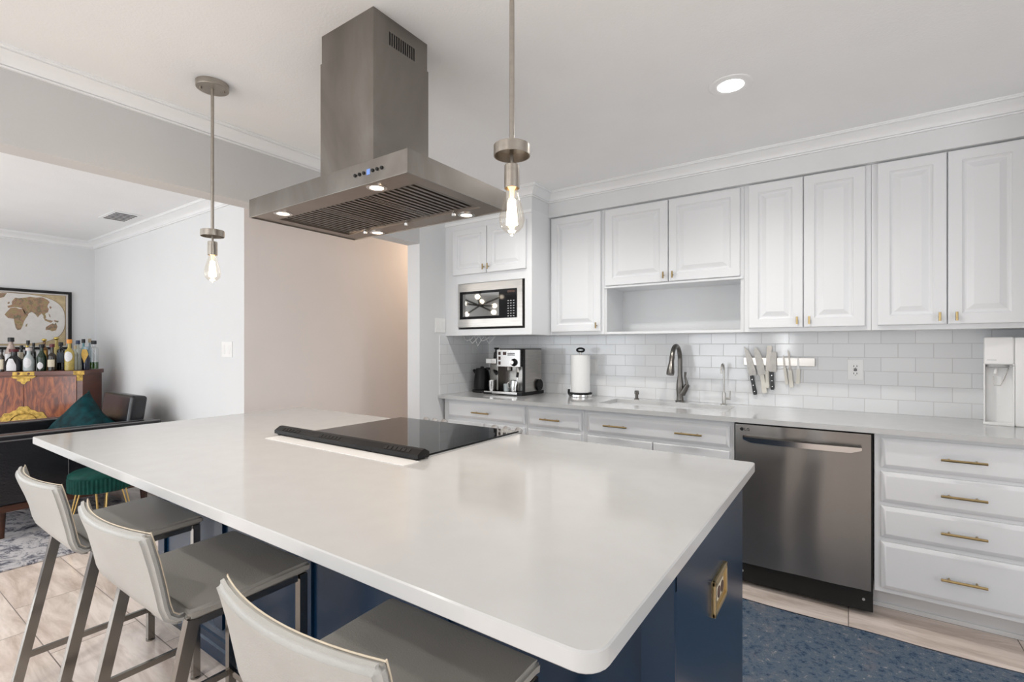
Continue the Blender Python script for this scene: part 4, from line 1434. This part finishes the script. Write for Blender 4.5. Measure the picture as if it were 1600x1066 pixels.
# chandelier of the dining corner (seen mirrored in the microwave)
t = thing('chandelier', 'black branching chandelier with bare bulbs, mirrored in the microwave door', 'chandelier', (-4.81, -0.30, 1.94))
b = BM(); tube(b, [(0, 0, 0.478), (0, 0, 0)], 0.010, 12); lathe(b, [(0.06, 0.478), (0.06, 0.46), (0, 0.455)], (0, 0, 0), 24)
obj('rod', b, M['matblack'], t)
rnd = random.Random(3)
for k in range(8):
    a = 2 * PI * k / 8 + 0.2
    el = (-0.35, 0.25, 0.05, 0.4)[k % 4]
    ln = (0.34, 0.40, 0.30, 0.36)[k % 4]
    d = Vector((math.cos(a) * math.cos(el), math.sin(a) * math.cos(el), math.sin(el)))
    b = BM(); tube(b, [(0, 0, 0), d * ln], 0.013, 8)
    ar = obj('arm', b, M['matblack'], t)
    b = BM(); bmesh.ops.create_uvsphere(b, u_segments=16, v_segments=10, radius=0.034, matrix=Matrix.Translation(d * (ln + 0.018)))
    obj('bulb', b, M['chandbulb'], ar)

# ------------------------------------------------------------------ bar stools
def ribbon(bm, prof, half, thick, curve, nu=10, mi=0, r=0.012):
    """padded sheet: prof = list of (y, z, weight of the sideways curve); thick along the local normal"""
    n = len(prof)
    P = [Vector((p[0], p[1])) for p in prof]
    nor = []
    for i in range(n):
        a, c = P[max(0, i - 1)], P[min(n - 1, i + 1)]
        t_ = (c - a).normalized()
        nor.append(Vector((-t_.y, t_.x)))
    def pt(i, u, s):
        y, z = P[i] + nor[i] * (s * thick / 2)
        return Vector((u * half, y + curve * prof[i][2] * (u * u), z))
    top, bot = [], []
    us = [-1 + 2 * k / nu for k in range(nu + 1)]
    for i in range(n):
        top.append([bm.verts.new(pt(i, u, 1)) for u in us])
        bot.append([bm.verts.new(pt(i, u, -1)) for u in us])
    for i in range(n - 1):
        for k in range(nu):
            bm.faces.new((top[i][k], top[i][k + 1], top[i + 1][k + 1], top[i + 1][k]))
            bm.faces.new((bot[i][k], bot[i + 1][k], bot[i + 1][k + 1], bot[i][k + 1]))
        bm.faces.new((top[i][0], top[i + 1][0], bot[i + 1][0], bot[i][0]))
        bm.faces.new((top[i][nu], bot[i][nu], bot[i + 1][nu], top[i + 1][nu]))
    for k in range(nu):
        bm.faces.new((top[0][k], bot[0][k], bot[0][k + 1], top[0][k + 1]))
        bm.faces.new((top[-1][k], top[-1][k + 1], bot[-1][k + 1], bot[-1][k]))
    bmesh.ops.recalc_face_normals(bm, faces=bm.faces[:])
    sharp = [e for e in bm.edges if e.is_manifold and e.calc_face_angle(0) > R(50)]
    bmesh.ops.bevel(bm, geom=sharp, offset=r, segments=3, affect='EDGES', clamp_overlap=True)
    return pt


def make_stool():
    t = thing('bar_stool', '', 'bar stool', (0, 0, 0), 0, 'cream leather stools along the island')
    # local frame: origin on the floor below the seat middle, +y towards the island, seat front edge at y = 0.19
    half = 0.232
    zs_ = 0.615
    seatp = [(0.192, zs_ - 0.004, 0), (0.17, zs_, 0), (0.10, zs_ - 0.002, 0), (0.0, zs_ - 0.006, 0), (-0.08, zs_ - 0.007, 0), (-0.150, zs_ - 0.006, 0)]
    bb = BM(); ribbon(bb, seatp, half, 0.030, 0.0, r=0.008)
    obj('seat', bb, M['leathershaded'], t, ang=60)
    backp = [(-0.150, zs_ - 0.006, 0), (-0.172, zs_ - 0.001, 0.0), (-0.192, zs_ + 0.014, 0.06), (-0.205, zs_ + 0.04, 0.2), (-0.224, zs_ + 0.09, 0.5), (-0.246, zs_ + 0.15, 0.8), (-0.266, zs_ + 0.205, 1.0), (-0.273, zs_ + 0.230, 1.0)]
    bb = BM(); pt = ribbon(bb, backp, half, 0.026, 0.034, r=0.009)
    bk = obj('backrest', bb, M['leather'], t, ang=60)
    bb = BM()
    n = len(backp)
    for s in (-1, 1):
        tube(bb, [pt(i, s * 0.985, -0.92 + 0.0) for i in range(1, n)], 0.0016, 6)
    tube(bb, [pt(n - 1, -0.985 + 1.97 * k / 14, -0.92) + Vector((0, 0, -0.003)) for k in range(15)], 0.0016, 6)
    obj('piping', bb, M['thread'], bk)
    lx = half - 0.014
    for s in (-1, 1):
        bb = BM(); bar(bb, (s * lx, 0.168, 0), (s * lx, 0.168, zs_ - 0.018), 0.025, 0.025)
        g = obj('leg', bb, M['chrome'], t, smooth=False)
        bb = BM(); lathe(bb, [(0.017, 0.0), (0.017, 0.006), (0.013, 0.008), (0, 0.008)], (s * lx, 0.168, 0.0), 16)
        obj('foot', bb, M['chrome'], g)
        bb = BM(); bar(bb, (s * lx, -0.262, 0), (s * lx, -0.135, zs_ - 0.018), 0.025, 0.030)
        obj('leg', bb, M['chrome'], t, smooth=False)
        bb = BM(); zr = 0.135
        yr = -0.262 + 0.127 * zr / (zs_ - 0.018)
        bar(bb, (s * lx, 0.156, zr), (s * lx, yr + 0.012, zr), 0.012, 0.022)
        obj('stretcher', bb, M['chrome'], t, smooth=False)
    bb = BM(); bar(bb, (-lx + 0.012, 0.168, 0.135), (lx - 0.012, 0.168, 0.135), 0.012, 0.022, side=(0, 1, 0))
    obj('footrest', bb, M['chrome'], t, smooth=False)
    bb = BM(); bar(bb, (-lx + 0.012, 0.160, zs_ - 0.028), (lx - 0.012, 0.160, zs_ - 0.028), 0.020, 0.018, side=(0, 1, 0))
    for s in (-1, 1):
        bar(bb, (s * lx, -0.13, zs_ - 0.029), (s * lx, 0.15, zs_ - 0.025), 0.020, 0.018)
    obj('seat_frame', bb, M['chrome'], t, smooth=False)
    return t


st = make_stool()
spots = [(-2.318, 0.702, 0, 'cream leather bar stool nearest the charcoal armchair, farthest along the island'),
         (-1.600, 0.700, 0, 'cream leather bar stool in the middle of the three along the island'),
         (-0.768, 0.698, 0, 'cream leather bar stool cut off by the picture bottom, nearest the island outlet end')]
for i, (x, y, a, lb) in enumerate(spots):
    s_ = st if i == 0 else copy_tree(st)
    s_.location = (x, y, 0)
    s_.rotation_euler = (0, 0, a)
    s_['label'] = lb

# ------------------------------------------------------------------ rugs
def rug(name, x0, x1, y0, y1, m, edge, label, wob=0.006, seed=1, z1=0.009):
    rnd = random.Random(seed)
    out = []
    n = 40
    ph = [rnd.random() * 6 for _ in range(4)]
    for i in range(n):
        out.append((x0 + (x1 - x0) * i / n, y0 + wob * math.sin(i * 0.9 + ph[0])))
    for i in range(n):
        out.append((x1 + wob * math.sin(i * 0.7 + ph[1]), y0 + (y1 - y0) * i / n))
    for i in range(n):
        out.append((x1 - (x1 - x0) * i / n, y1 + wob * math.sin(i * 0.8 + ph[2])))
    for i in range(n):
        out.append((x0 + wob * math.sin(i * 0.7 + ph[3]), y1 - (y1 - y0) * i / n))
    t = thing(name, label, 'rug', ((x0 + x1) / 2, (y0 + y1) / 2, 0))
    bb = BM(); slab(bb, out, 0.0005, z1, 0.002)
    W('pile', bb, m, t)
    if edge:
        bb = BM()
        tube(bb, [(p[0], p[1], z1 * 0.55) for p in out], 0.0055, 6, closed=True)
        W('binding', bb, edge, t)
    return t


rug('kitchen_rug', -1.75, 1.15, 1.93, 2.712, M['bluerug'], M['navyglass'], 'distressed blue and grey runner rug in front of the dishwasher', seed=3)
rug('living_rug', -5.60, -3.985, -0.9, 1.52, M['greyrug'], None, 'white and black distressed rug under the charcoal armchair', wob=0.002, seed=5)

# ------------------------------------------------------------------ armchair
zr = 0.0105
t = thing('armchair', 'charcoal leather armchair with walnut legs by the living room wall', 'armchair', (-5.03, 1.18, zr))
ax0, ax1, ay0, ay1 = -5.47, -4.60, 0.66, 1.655
for x0, x1 in ((ax1 - 0.11, ax1), (ax0, ax0 + 0.11)):
    b = BM()
    box(b, x0, x1, ay0, ay1, 0.235, 0.700, 0.014, 4)
    W('arm', b, M['armleather'], t)
for x in (ax1 - 0.004, ax1 - 0.106, ax0 + 0.004, ax0 + 0.106):
    b = BM(); tube(b, [(x, ay0 + 0.01, 0.697), (x, ay1 - 0.01, 0.697)], 0.0048, 8)
    W('piping', b, M['piping'], t)
b = BM(); tube(b, [(ax1 + 0.0005, ay0 + 0.005, 0.664), (ax1 + 0.0005, ay1 - 0.01, 0.664)], 0.004, 8)
W('piping', b, M['piping'], t)
b = BM(); tube(b, [(ax1 + 0.0005, ay0 + 0.42, 0.66), (ax1 + 0.0005, ay0 + 0.42, 0.24)], 0.0018, 6)
W('seam', b, M['piping'], t)
b = BM(); box(b, ax0 + 0.11, ax1 - 0.11, 1.52, ay1, 0.235, 0.66, 0.02, 3)
W('back_panel', b, M['armleather'], t)
b = BM(); box(b, ax0 + 0.11, ax1 - 0.11, ay0 + 0.01, 1.52, 0.235, 0.33, 0.01, 2)
W('seat_base', b, M['armleather'], t)
b = BM(); box(b, ax0 + 0.115, ax1 - 0.115, ay0 + 0.005, 1.45, 0.332, 0.475, 0.04, 4)
W('seat_cushion', b, M['armleather'], t)
b = BM(); box(b, ax0 + 0.12, ax1 - 0.118, 1.43, 1.545, 0.46, 0.898, 0.030, 4, rot=((0, 1.5, 0.46), 'X', R(-8)))
bc = W('back_cushion', b, M['armleather'], t)
b = BM(); box(b, ax0, ax1, ay0 + 0.0, ay1, 0.190, 0.234, 0.004)
W('wood_rail', b, M['walnut'], t)
for x in (ax0 + 0.07, ax1 - 0.07):
    for y in (ay0 + 0.09, ay1 - 0.10):
        b = BM(); tube(b, [(x, y, 0.190), (x + (0.012 if x > -5 else -0.012), y, zr)], [0.028, 0.017], 16)
        W('leg', b, M['walnut'], t)

# throw pillow
def pillow(w, h, th, n=14):
    bb = BM()
    g = [[None, None] for _ in range((n + 1) * (n + 1))]
    for j in range(n + 1):
        for i in range(n + 1):
            u, v = -1 + 2 * i / n, -1 + 2 * j / n
            k = ((1 - abs(u) ** 2.4) * (1 - abs(v) ** 2.4)) ** 0.45
            sx = 1 - 0.10 * (1 - v * v) * abs(u) ** 3
            sz = 1 - 0.10 * (1 - u * u) * abs(v) ** 3
            x, z = u * w / 2 * (0.92 + 0.08 * abs(v)) * sx, v * h / 2 * (0.92 + 0.08 * abs(u)) * sz
            y = th / 2 * k
            a = bb.verts.new((x, -y, z))
            on_edge = i in (0, n) or j in (0, n)
            c = a if on_edge else bb.verts.new((x, y, z))
            g[j * (n + 1) + i] = (a, c)
    for j in range(n):
        for i in range(n):
            q = [g[j * (n + 1) + i], g[j * (n + 1) + i + 1], g[(j + 1) * (n + 1) + i + 1], g[(j + 1) * (n + 1) + i]]
            bb.faces.new([p[0] for p in q])
            bb.faces.new([p[1] for p in reversed(q)])
    return bb


b = pillow(0.42, 0.42, 0.19)
o = obj('throw_pillow', b, M['velvet'], ang=80)
o.rotation_euler = (R(-24), R(36), R(14))
o.location = (-5.08, 1.27, 0.655)
tag(o, 'dark teal velvet throw pillow leaning in the charcoal armchair', 'pillow', origin=False)

# pleated ottoman
t = thing('ottoman', 'round pleated green velvet ottoman on gold hairpin legs', 'ottoman', (-4.265, 1.175, zr))
b = BM()
n = 160
def pl_ring(r, z, amp):
    return [b.verts.new(((r + amp * math.cos(48 * 2 * PI * i / n * 1.0)) * math.cos(2 * PI * i / n), (r + amp * math.cos(48 * 2 * PI * i / n)) * math.sin(2 * PI * i / n), z)) for i in range(n)]
n = 288
rr = [pl_ring(0.165, 0.302, 0.003), pl_ring(0.176, 0.306, 0.004), pl_ring(0.178, 0.392, 0.004), pl_ring(0.175, 0.398, 0.0)]
for a, c in zip(rr, rr[1:]):
    skin(b, a, c)
cap(b, rr[0], True); cap(b, rr[-1])
obj('skirt', b, M['greenvelvet'], t, ang=60)
b = BM(); lathe(b, [(0.176, 0.396), (0.179, 0.404), (0.176, 0.418), (0.155, 0.432), (0.08, 0.440), (0, 0.441)], (0, 0, 0), 64)
obj('cushion', b, M['greenvelvet'], t, ang=60)
for k in range(4):
    a = R((-15, 55, 165, 272)[k])
    ca, sa = math.cos(a), math.sin(a)
    b = BM()
    pts = []
    for s, r_, z in ((-0.030, 0.125, 0.304), (-0.012, 0.188, 0.02), (0, 0.191, 0.006), (0.012, 0.188, 0.02), (0.030, 0.125, 0.304)):
        pts.append((ca * r_ - sa * s, sa * r_ + ca * s, z))
    tube(b, pts, 0.0042, 8)
    obj('leg', b, M['goldleg'], t)

# ------------------------------------------------------------------ chest with brass fittings
CH = Vector((-6.060, 1.1175, 0))
ca_ = R(57.5)
ch = thing('chest', 'dark red wooden chest with ornate brass fittings in the living room corner', 'chest', CH, ca_)
cw, cd, cz = 0.415, 0.47, 1.030
b = BM(); box(b, -cw, cw, 0.012, cd, 0.06, cz, 0.003)
obj('body', b, M['rosewood2'], ch)
b = BM(); box(b, -cw - 0.015, cw + 0.015, 0.0, cd + 0.005, cz, cz + 0.040, 0.004, 2)
obj('lid', b, M['rosewood2'], ch)
for x0, x1 in ((-cw + 0.045, -0.002), (0.002, cw - 0.045)):
    b = BM(); box(b, x0, x1, 0.004, 0.013, 0.12, cz - 0.012, 0.002)
    obj('door', b, M['rosewood'], ch)
b = BM(); box(b, -cw - 0.005, cw + 0.005, 0.006, cd, 0.0, 0.06, 0.003)
obj('plinth', b, M['rosewood2'], ch)
b = BM()
box(b, -0.075, 0.075, -0.003, 0.002, cz + 0.003, cz + 0.036, 0.001)
obj('hasp_plate', b, M['oldbrass'], ch)
b = BM()
outl = [(-0.065, 0.0), (-0.05, -0.014), (-0.032, -0.016), (-0.034, -0.030), (-0.016, -0.034), (-0.012, -0.044), (0, -0.052), (0.012, -0.044), (0.016, -0.034), (0.034, -0.030), (0.032, -0.016), (0.05, -0.014), (0.065, 0.0)]
outl = [(p[0] * 1.35, p[1] * 1.4) for p in outl]
prism(b, outl, lambda x, z: (x, -0.0005, cz - 0.003 + z), lambda x, z: (x, 0.004, cz - 0.003 + z))
obj('hasp_pendant', b, M['oldbrass'], ch, smooth=False)
b = BM()
for x in (-0.035, 0.035):
    lathe(b, [(0, 0), (0.010, 0), (0.006, 0.004), (0, 0.004)], (x, -0.003, cz + 0.02), 14, axis='Y')
obj('lock_studs', b, M['rosewood2'], ch)
# round ornate plate
b = BM()
pl = []
for i in range(72):
    a = 2 * PI * i / 72
    r_ = 0.160 + 0.014 * math.cos(6 * a + PI) + 0.006 * math.cos(18 * a)
    pl.append((r_ * math.cos(a), r_ * 0.95 * math.sin(a)))
PZ = 0.596
prism(b, pl, lambda x, z: (x, -0.001, PZ + z), lambda x, z: (x, 0.005, PZ + z))
obj('round_plate', b, M['oldbrass'], ch, smooth=False)
b = BM(); tube(b, [(0.100 * math.cos(2 * PI * i / 40), -0.003, PZ + 0.100 * math.sin(2 * PI * i / 40)) for i in range(40)], 0.006, 8, closed=True)
obj('plate_ring', b, M['oldbrass'], ch)
for s in (-1, 1):
    b = BM(); xx = s * (cw - 0.02)
    box(b, xx - 0.045, xx + 0.036, -0.003, 0.002, cz + 0.002, cz + 0.038, 0.001)
    box(b, s * (cw - 0.026) - 0.02, s * (cw - 0.026) + 0.026, 0.009, 0.0125, cz - 0.055, cz - 0.001, 0.0005)
    obj('corner_plate', b, M['oldbrass'], ch)


# ------------------------------------------------------------------ bottles on the chest
def bottle(u, y, H, r, body, capm, label, neck=0.28, lab=None, shape='round', capr=0.5, liquid=None, square=False, capball=False):
    """u: chest-local x; H total height; r body radius; lab = (kind, material, centre height fraction, half width, half height)"""
    w = CH + Matrix.Rotation(ca_, 3, 'Z') @ Vector((u, y, 0))
    t = thing('liquor_bottle', label, 'bottle', (w.x, w.y, cz + 0.0402), ca_, 'liquor bottles on the chest')
    t.scale = (1, 1, 1)
    hb = H * (1 - neck * 0.86)
    r *= 1.05
    rn = r * 0.37
    n = 4 if square else 24
    k = 1.0
    if shape == 'round':
        prof = [(r * 0.9, 0), (r, H * 0.02), (r, hb * 0.80), (r * 0.9, hb * 0.88), (rn * 1.3, hb * 0.98), (rn, hb * 1.03), (rn, H * 0.92), (0, H * 0.92)]
    elif shape == 'squat':
        prof = [(r * 0.85, 0), (r, H * 0.04), (r * 1.0, hb * 0.65), (r * 0.72, hb * 0.85), (rn * 1.2, hb * 0.97), (rn, hb * 1.03), (rn, H * 0.90), (0, H * 0.90)]
    elif shape == 'flask':
        prof = [(r * 0.95, 0), (r, H * 0.02), (r, hb * 0.90), (r * 0.9, hb * 0.97), (rn * 1.2, hb * 1.0), (rn, hb * 1.05), (rn, H * 0.92), (0, H * 0.92)]
    else:  # tapered shoulders
        prof = [(r * 0.8, 0), (r * 0.88, H * 0.02), (r, hb * 0.7), (r * 0.8, hb * 0.85), (rn * 1.2, hb), (rn, hb * 1.1), (rn, H * 0.92), (0, H * 0.92)]
    bb = BM(); lathe(bb, prof, (0, 0, 0), 24, sy=(0.62 if shape == 'flask' else 1.0))
    bd = obj('glass_body', bb, body, t)
    if liquid:
        bb = BM(); rr_ = r * 0.94
        lathe(bb, [(rr_, 0.004), (rr_, H * liquid[1]), (0, H * liquid[1])], (0, 0, 0), 24, sy=(0.62 if shape == 'flask' else 1.0))
        obj('liquid', bb, liquid[0], bd)
    cr = rn * 1.5 if not capball else rn * 1.9
    bb = BM()
    if capball:
        lathe(bb, [(rn, H * 0.90), (rn * 1.1, H * 0.915), (cr, H * 0.945), (cr, H * 0.965), (cr * 0.7, H * 0.99), (0, H)], (0, 0, 0), 20)
    else:
        lathe(bb, [(cr, H * 0.87), (cr * 1.03, H * 0.875), (cr * 1.03, H * 0.99), (cr * 0.9, H), (0, H)], (0, 0, 0), 20)
    obj('cap', bb, capm, t)
    if lab:
        kind, lm, lc, lw, lh = lab
        sy = 0.62 if shape == 'flask' else 1.0
        bb = BM()
        cols = 10
        rows = 8
        grid = []
        for j in range(rows + 1):
            row = []
            v = -1 + 2 * j / rows
            if kind == 'rect': wsc = 1
            elif kind == 'oval': wsc = math.sqrt(max(0.03, 1 - v * v))
            elif kind == 'diamond': wsc = max(0.12, 1 - abs(v - 0.25) / 1.25 if v < 0.25 else 1 - (v - 0.25) * 0.6)
            else: wsc = 1 - 0.62 * max(0, (v + 0.1)) / 1.1   # house shape
            for i in range(cols + 1):
                a = (-1 + 2 * i / cols) * lw * wsc - PI / 2
                row.append(bb.verts.new(((r + 0.0009) * math.cos(a), (r + 0.0009) * sy * math.sin(a), H * lc + v * lh * H)))
            grid.append(row)
        for j in range(rows):
            for i in range(cols):
                bb.faces.new((grid[j][i], grid[j][i + 1], grid[j + 1][i + 1], grid[j + 1][i]))
        obj('label', bb, lm, bd)
    t.rotation_euler = (0, 0, ca_ - R(0))
    return t


bottle(-0.172, 0.06, 0.200, 0.017, M['brownglass'], M['capblack'], 'small dark brown bottle with a plain cream label at the row end', lab=('rect', M['lblcream'], 0.32, 1.0, 0.22))
bottle(-0.165, 0.19, 0.305, 0.037, M['pinkclear'], M['capblack'], 'large pinkish clear decanter bottle with a wide black cap', shape='squat', neck=0.22, lab=('rect', M['lblwhite'], 0.35, 0.8, 0.16))
bottle(-0.100, 0.085, 0.200, 0.054, M['blackbottle'], M['capred'], 'squat black bottle with a peaked slate and red label', shape='squat', neck=0.36, lab=('house', M['lblwhite'], 0.30, 0.62, 0.27))
bottle(-0.084, 0.172, 0.232, 0.0207, M['blackbottle'], M['capblack'], 'dark bottle with a pale cream label behind the squat black one', lab=('rect', M['lblcream'], 0.60, 1.0, 0.14))
bottle(-0.073, 0.26, 0.280, 0.0213, M['blackbottle'], M['capblack'], 'tall black bottle with a black cap above a gold collar', lab=('rect', M['capgold'], 0.80, 0.5, 0.02))
bottle(0.008, 0.07, 0.212, 0.037, M['frosted'], M['capwhite'], 'round frosted bottle with a pale blue-grey body and white cap', shape='squat', neck=0.33, lab=('oval', M['lblwhite'], 0.36, 0.8, 0.22))
bottle(-0.010, 0.20, 0.256, 0.017, M['blackbottle'], M['capblack'], 'thin black bottle standing behind the frosted bottle')
bottle(0.094, 0.08, 0.244, 0.0335, M['greenglass'], M['capblack'], 'dark green bottle with a low round white label', shape='tapered', neck=0.36, lab=('oval', M['lblwhite'], 0.20, 0.62, 0.13))
bottle(0.028, 0.30, 0.299, 0.026, M['amber'], M['capgold'], 'amber bottle with a ball-shaped gold stopper behind the dark green bottle', capball=True, lab=('rect', M['lblyellow'], 0.5, 0.9, 0.12))
bottle(0.168, 0.08, 0.247, 0.030, M['brownglass'], M['capred'], 'brown bottle with a square cream label and dark red cap', neck=0.40, lab=('rect', M['lblcream'], 0.28, 0.9, 0.135))
bottle(0.107, 0.33, 0.316, 0.027, M['yellowspirit'], M['capgold'], 'tall pale gold bottle with a gold stopper in front of the map', capball=True)
bottle(0.188, 0.20, 0.263, 0.0289, M['blackbottle'], M['capblack'], 'black patterned bottle standing behind the square-label brown bottle', shape='flask', lab=('rect', M['lblblue'], 0.45, 0.9, 0.18))
bottle(0.293, 0.08, 0.289, 0.0335, M['yellowspirit'], M['caporange'], 'yellow bottle with a bright orange cap and round white label', neck=0.34, lab=('oval', M['lblwhite'], 0.45, 0.95, 0.16))
bottle(0.294, 0.262, 0.282, 0.0265, M['palegreen'], M['capblue'], 'clear straight bottle with a navy blue cap', shape='flask', neck=0.3)
bottle(0.299, 0.375, 0.296, 0.0236, M['tealglass'], M['capblack'], 'teal glass bottle with a small black cap near the wall', neck=0.32)
bottle(0.330, 0.43, 0.300, 0.020, M['paleblue'], M['capcork'], 'pale blue bottle with a cork-coloured cap', neck=0.3)
bottle(0.377, 0.19, 0.222, 0.0315, M['navyglass'], M['paleblue'], 'dark navy bottle with a yellow diamond-shaped label', shape='tapered', neck=0.36, lab=('diamond', M['lblyellow'], 0.60, 0.95, 0.28))
bottle(0.385, 0.36, 0.282, 0.0360, M['glass'], M['capblack'], 'clear flask bottle with green liquor in the bottom, at the chest end', shape='flask', neck=0.26, liquid=(M['greenliquor'], 0.24))
bottle(0.306, 0.168, 0.232, 0.0181, M['palegreen'], M['capcork'], 'slim pale bottle half hidden beside the orange-capped one')


# ------------------------------------------------------------------ framed map
t = thing('framed_map', 'framed antique-style world map on the wall above the chest', 'framed map', (LXW + 0.001, 1.15, 1.56))
mx = LXW + 0.001
fy0, fy1, fz0, fz1 = 0.660, 1.605, 1.262, 1.863
b = BM()
fwid = 0.026
for a in ((fy0, fy1, fz1 - fwid, fz1), (fy0, fy1, fz0, fz0 + fwid), (fy0, fy0 + fwid, fz0 + fwid, fz1 - fwid), (fy1 - fwid, fy1, fz0 + fwid, fz1 - fwid)):
    box(b, mx, mx + 0.025, a[0], a[1], a[2], a[3], 0.002)
W('frame', b, M['matblack'], t)
b = BM()
fmx = mx + 0.008
def flat(outline, dx, mi, th=0.0008):
    prism(b, outline, lambda y, z: (fmx + dx, y, z), lambda y, z: (fmx + dx + th, y, z), mi)
m0, m1, n0, n1 = fy0 + 0.02, fy1 - 0.02, fz0 + 0.02, fz1 - 0.02
flat([(m0, n0), (m1, n0), (m1, n1), (m0, n1)], -0.003, 0)                  # paper margin
flat([(m0 + 0.024, n0 + 0.02), (m1 - 0.024, n0 + 0.02), (m1 - 0.024, n1 - 0.02), (m0 + 0.024, n1 - 0.02)], -0.0018, 3)
flat([(m0 + 0.028, n0 + 0.024), (m1 - 0.028, n0 + 0.024), (m1 - 0.028, n1 - 0.024), (m0 + 0.028, n1 - 0.024)], -0.001, 1)
cyc, czc = (m0 + m1) / 2, (n0 + n1) / 2 + 0.005
aw, ah = (m1 - m0) / 2 - 0.026, (n1 - n0) / 2 - 0.028
def oval(s):
    out = []
    for i in range(64):
        a = 2 * PI * i / 64
        c, sn = math.cos(a), math.sin(a)
        out.append((cyc + s * aw * math.copysign(abs(c) ** 0.62, c), czc + s * ah * math.copysign(abs(sn) ** 0.72, sn)))
    return out
flat(oval(1.0), -0.0002, 3)
flat(oval(0.985), 0.0006, 0)
def PX(x, y):
    u, v = x / 10.66, 440 + y / 10.66
    return (1.081 + 0.524 * u / 111.0, 1.862 - (v - (450 + 7 * u / 111.0)) * 0.00674)
lands = [
    [(110, 470), (160, 420), (240, 415), (300, 440), (360, 440), (400, 520), (440, 540), (400, 590), (370, 640), (350, 700), (320, 760), (270, 770), (240, 730), (220, 650), (210, 590), (120, 575), (65, 520)],
    [(120, 420), (110, 390), (180, 370), (180, 320), (230, 262), (290, 272), (400, 262), (470, 248), (560, 262), (680, 258), (760, 300), (800, 335), (770, 380), (760, 410), (785, 450), (770, 500), (730, 520), (700, 560), (660, 520), (612, 560), (600, 582), (560, 530), (500, 490), (455, 505), (425, 545), (375, 500), (340, 430), (270, 412), (200, 408)],
    [(690, 580), (760, 620), (860, 645), (820, 675), (720, 635)], [(690, 545), (730, 540), (740, 590), (700, 600)], [(780, 520), (805, 545), (815, 590), (795, 575)],
    [(735, 740), (790, 710), (850, 682), (880, 700), (905, 672), (935, 740), (910, 800), (840, 812), (800, 790), (730, 785)],
    [(400, 690), (432, 668), (412, 722), (396, 715)], [(870, 630), (960, 650), (940, 675), (880, 655)], [(800, 400), (835, 420), (815, 450), (795, 430)], [(110, 340), (140, 320), (145, 350), (118, 360)]]
for ln in lands:
    flat([PX(*p) for p in ln], 0.0014, 2)
for ln in ([(-40, 190), (100, 190), (60, 250), (-20, 270)], [(-620, 260), (-300, 230), (-200, 330), (-320, 420), (-400, 480), (-350, 520), (-480, 500), (-560, 380)], [(-330, 540), (-200, 580), (-170, 650), (-260, 760), (-300, 860), (-340, 700), (-370, 600)]):
    flat([PX(*p) for p in ln], 0.0014, 2)
W('map_print', b, [M['mappaper'], M['mapborder'], M['mapland'], M['mapline']], t, smooth=False)
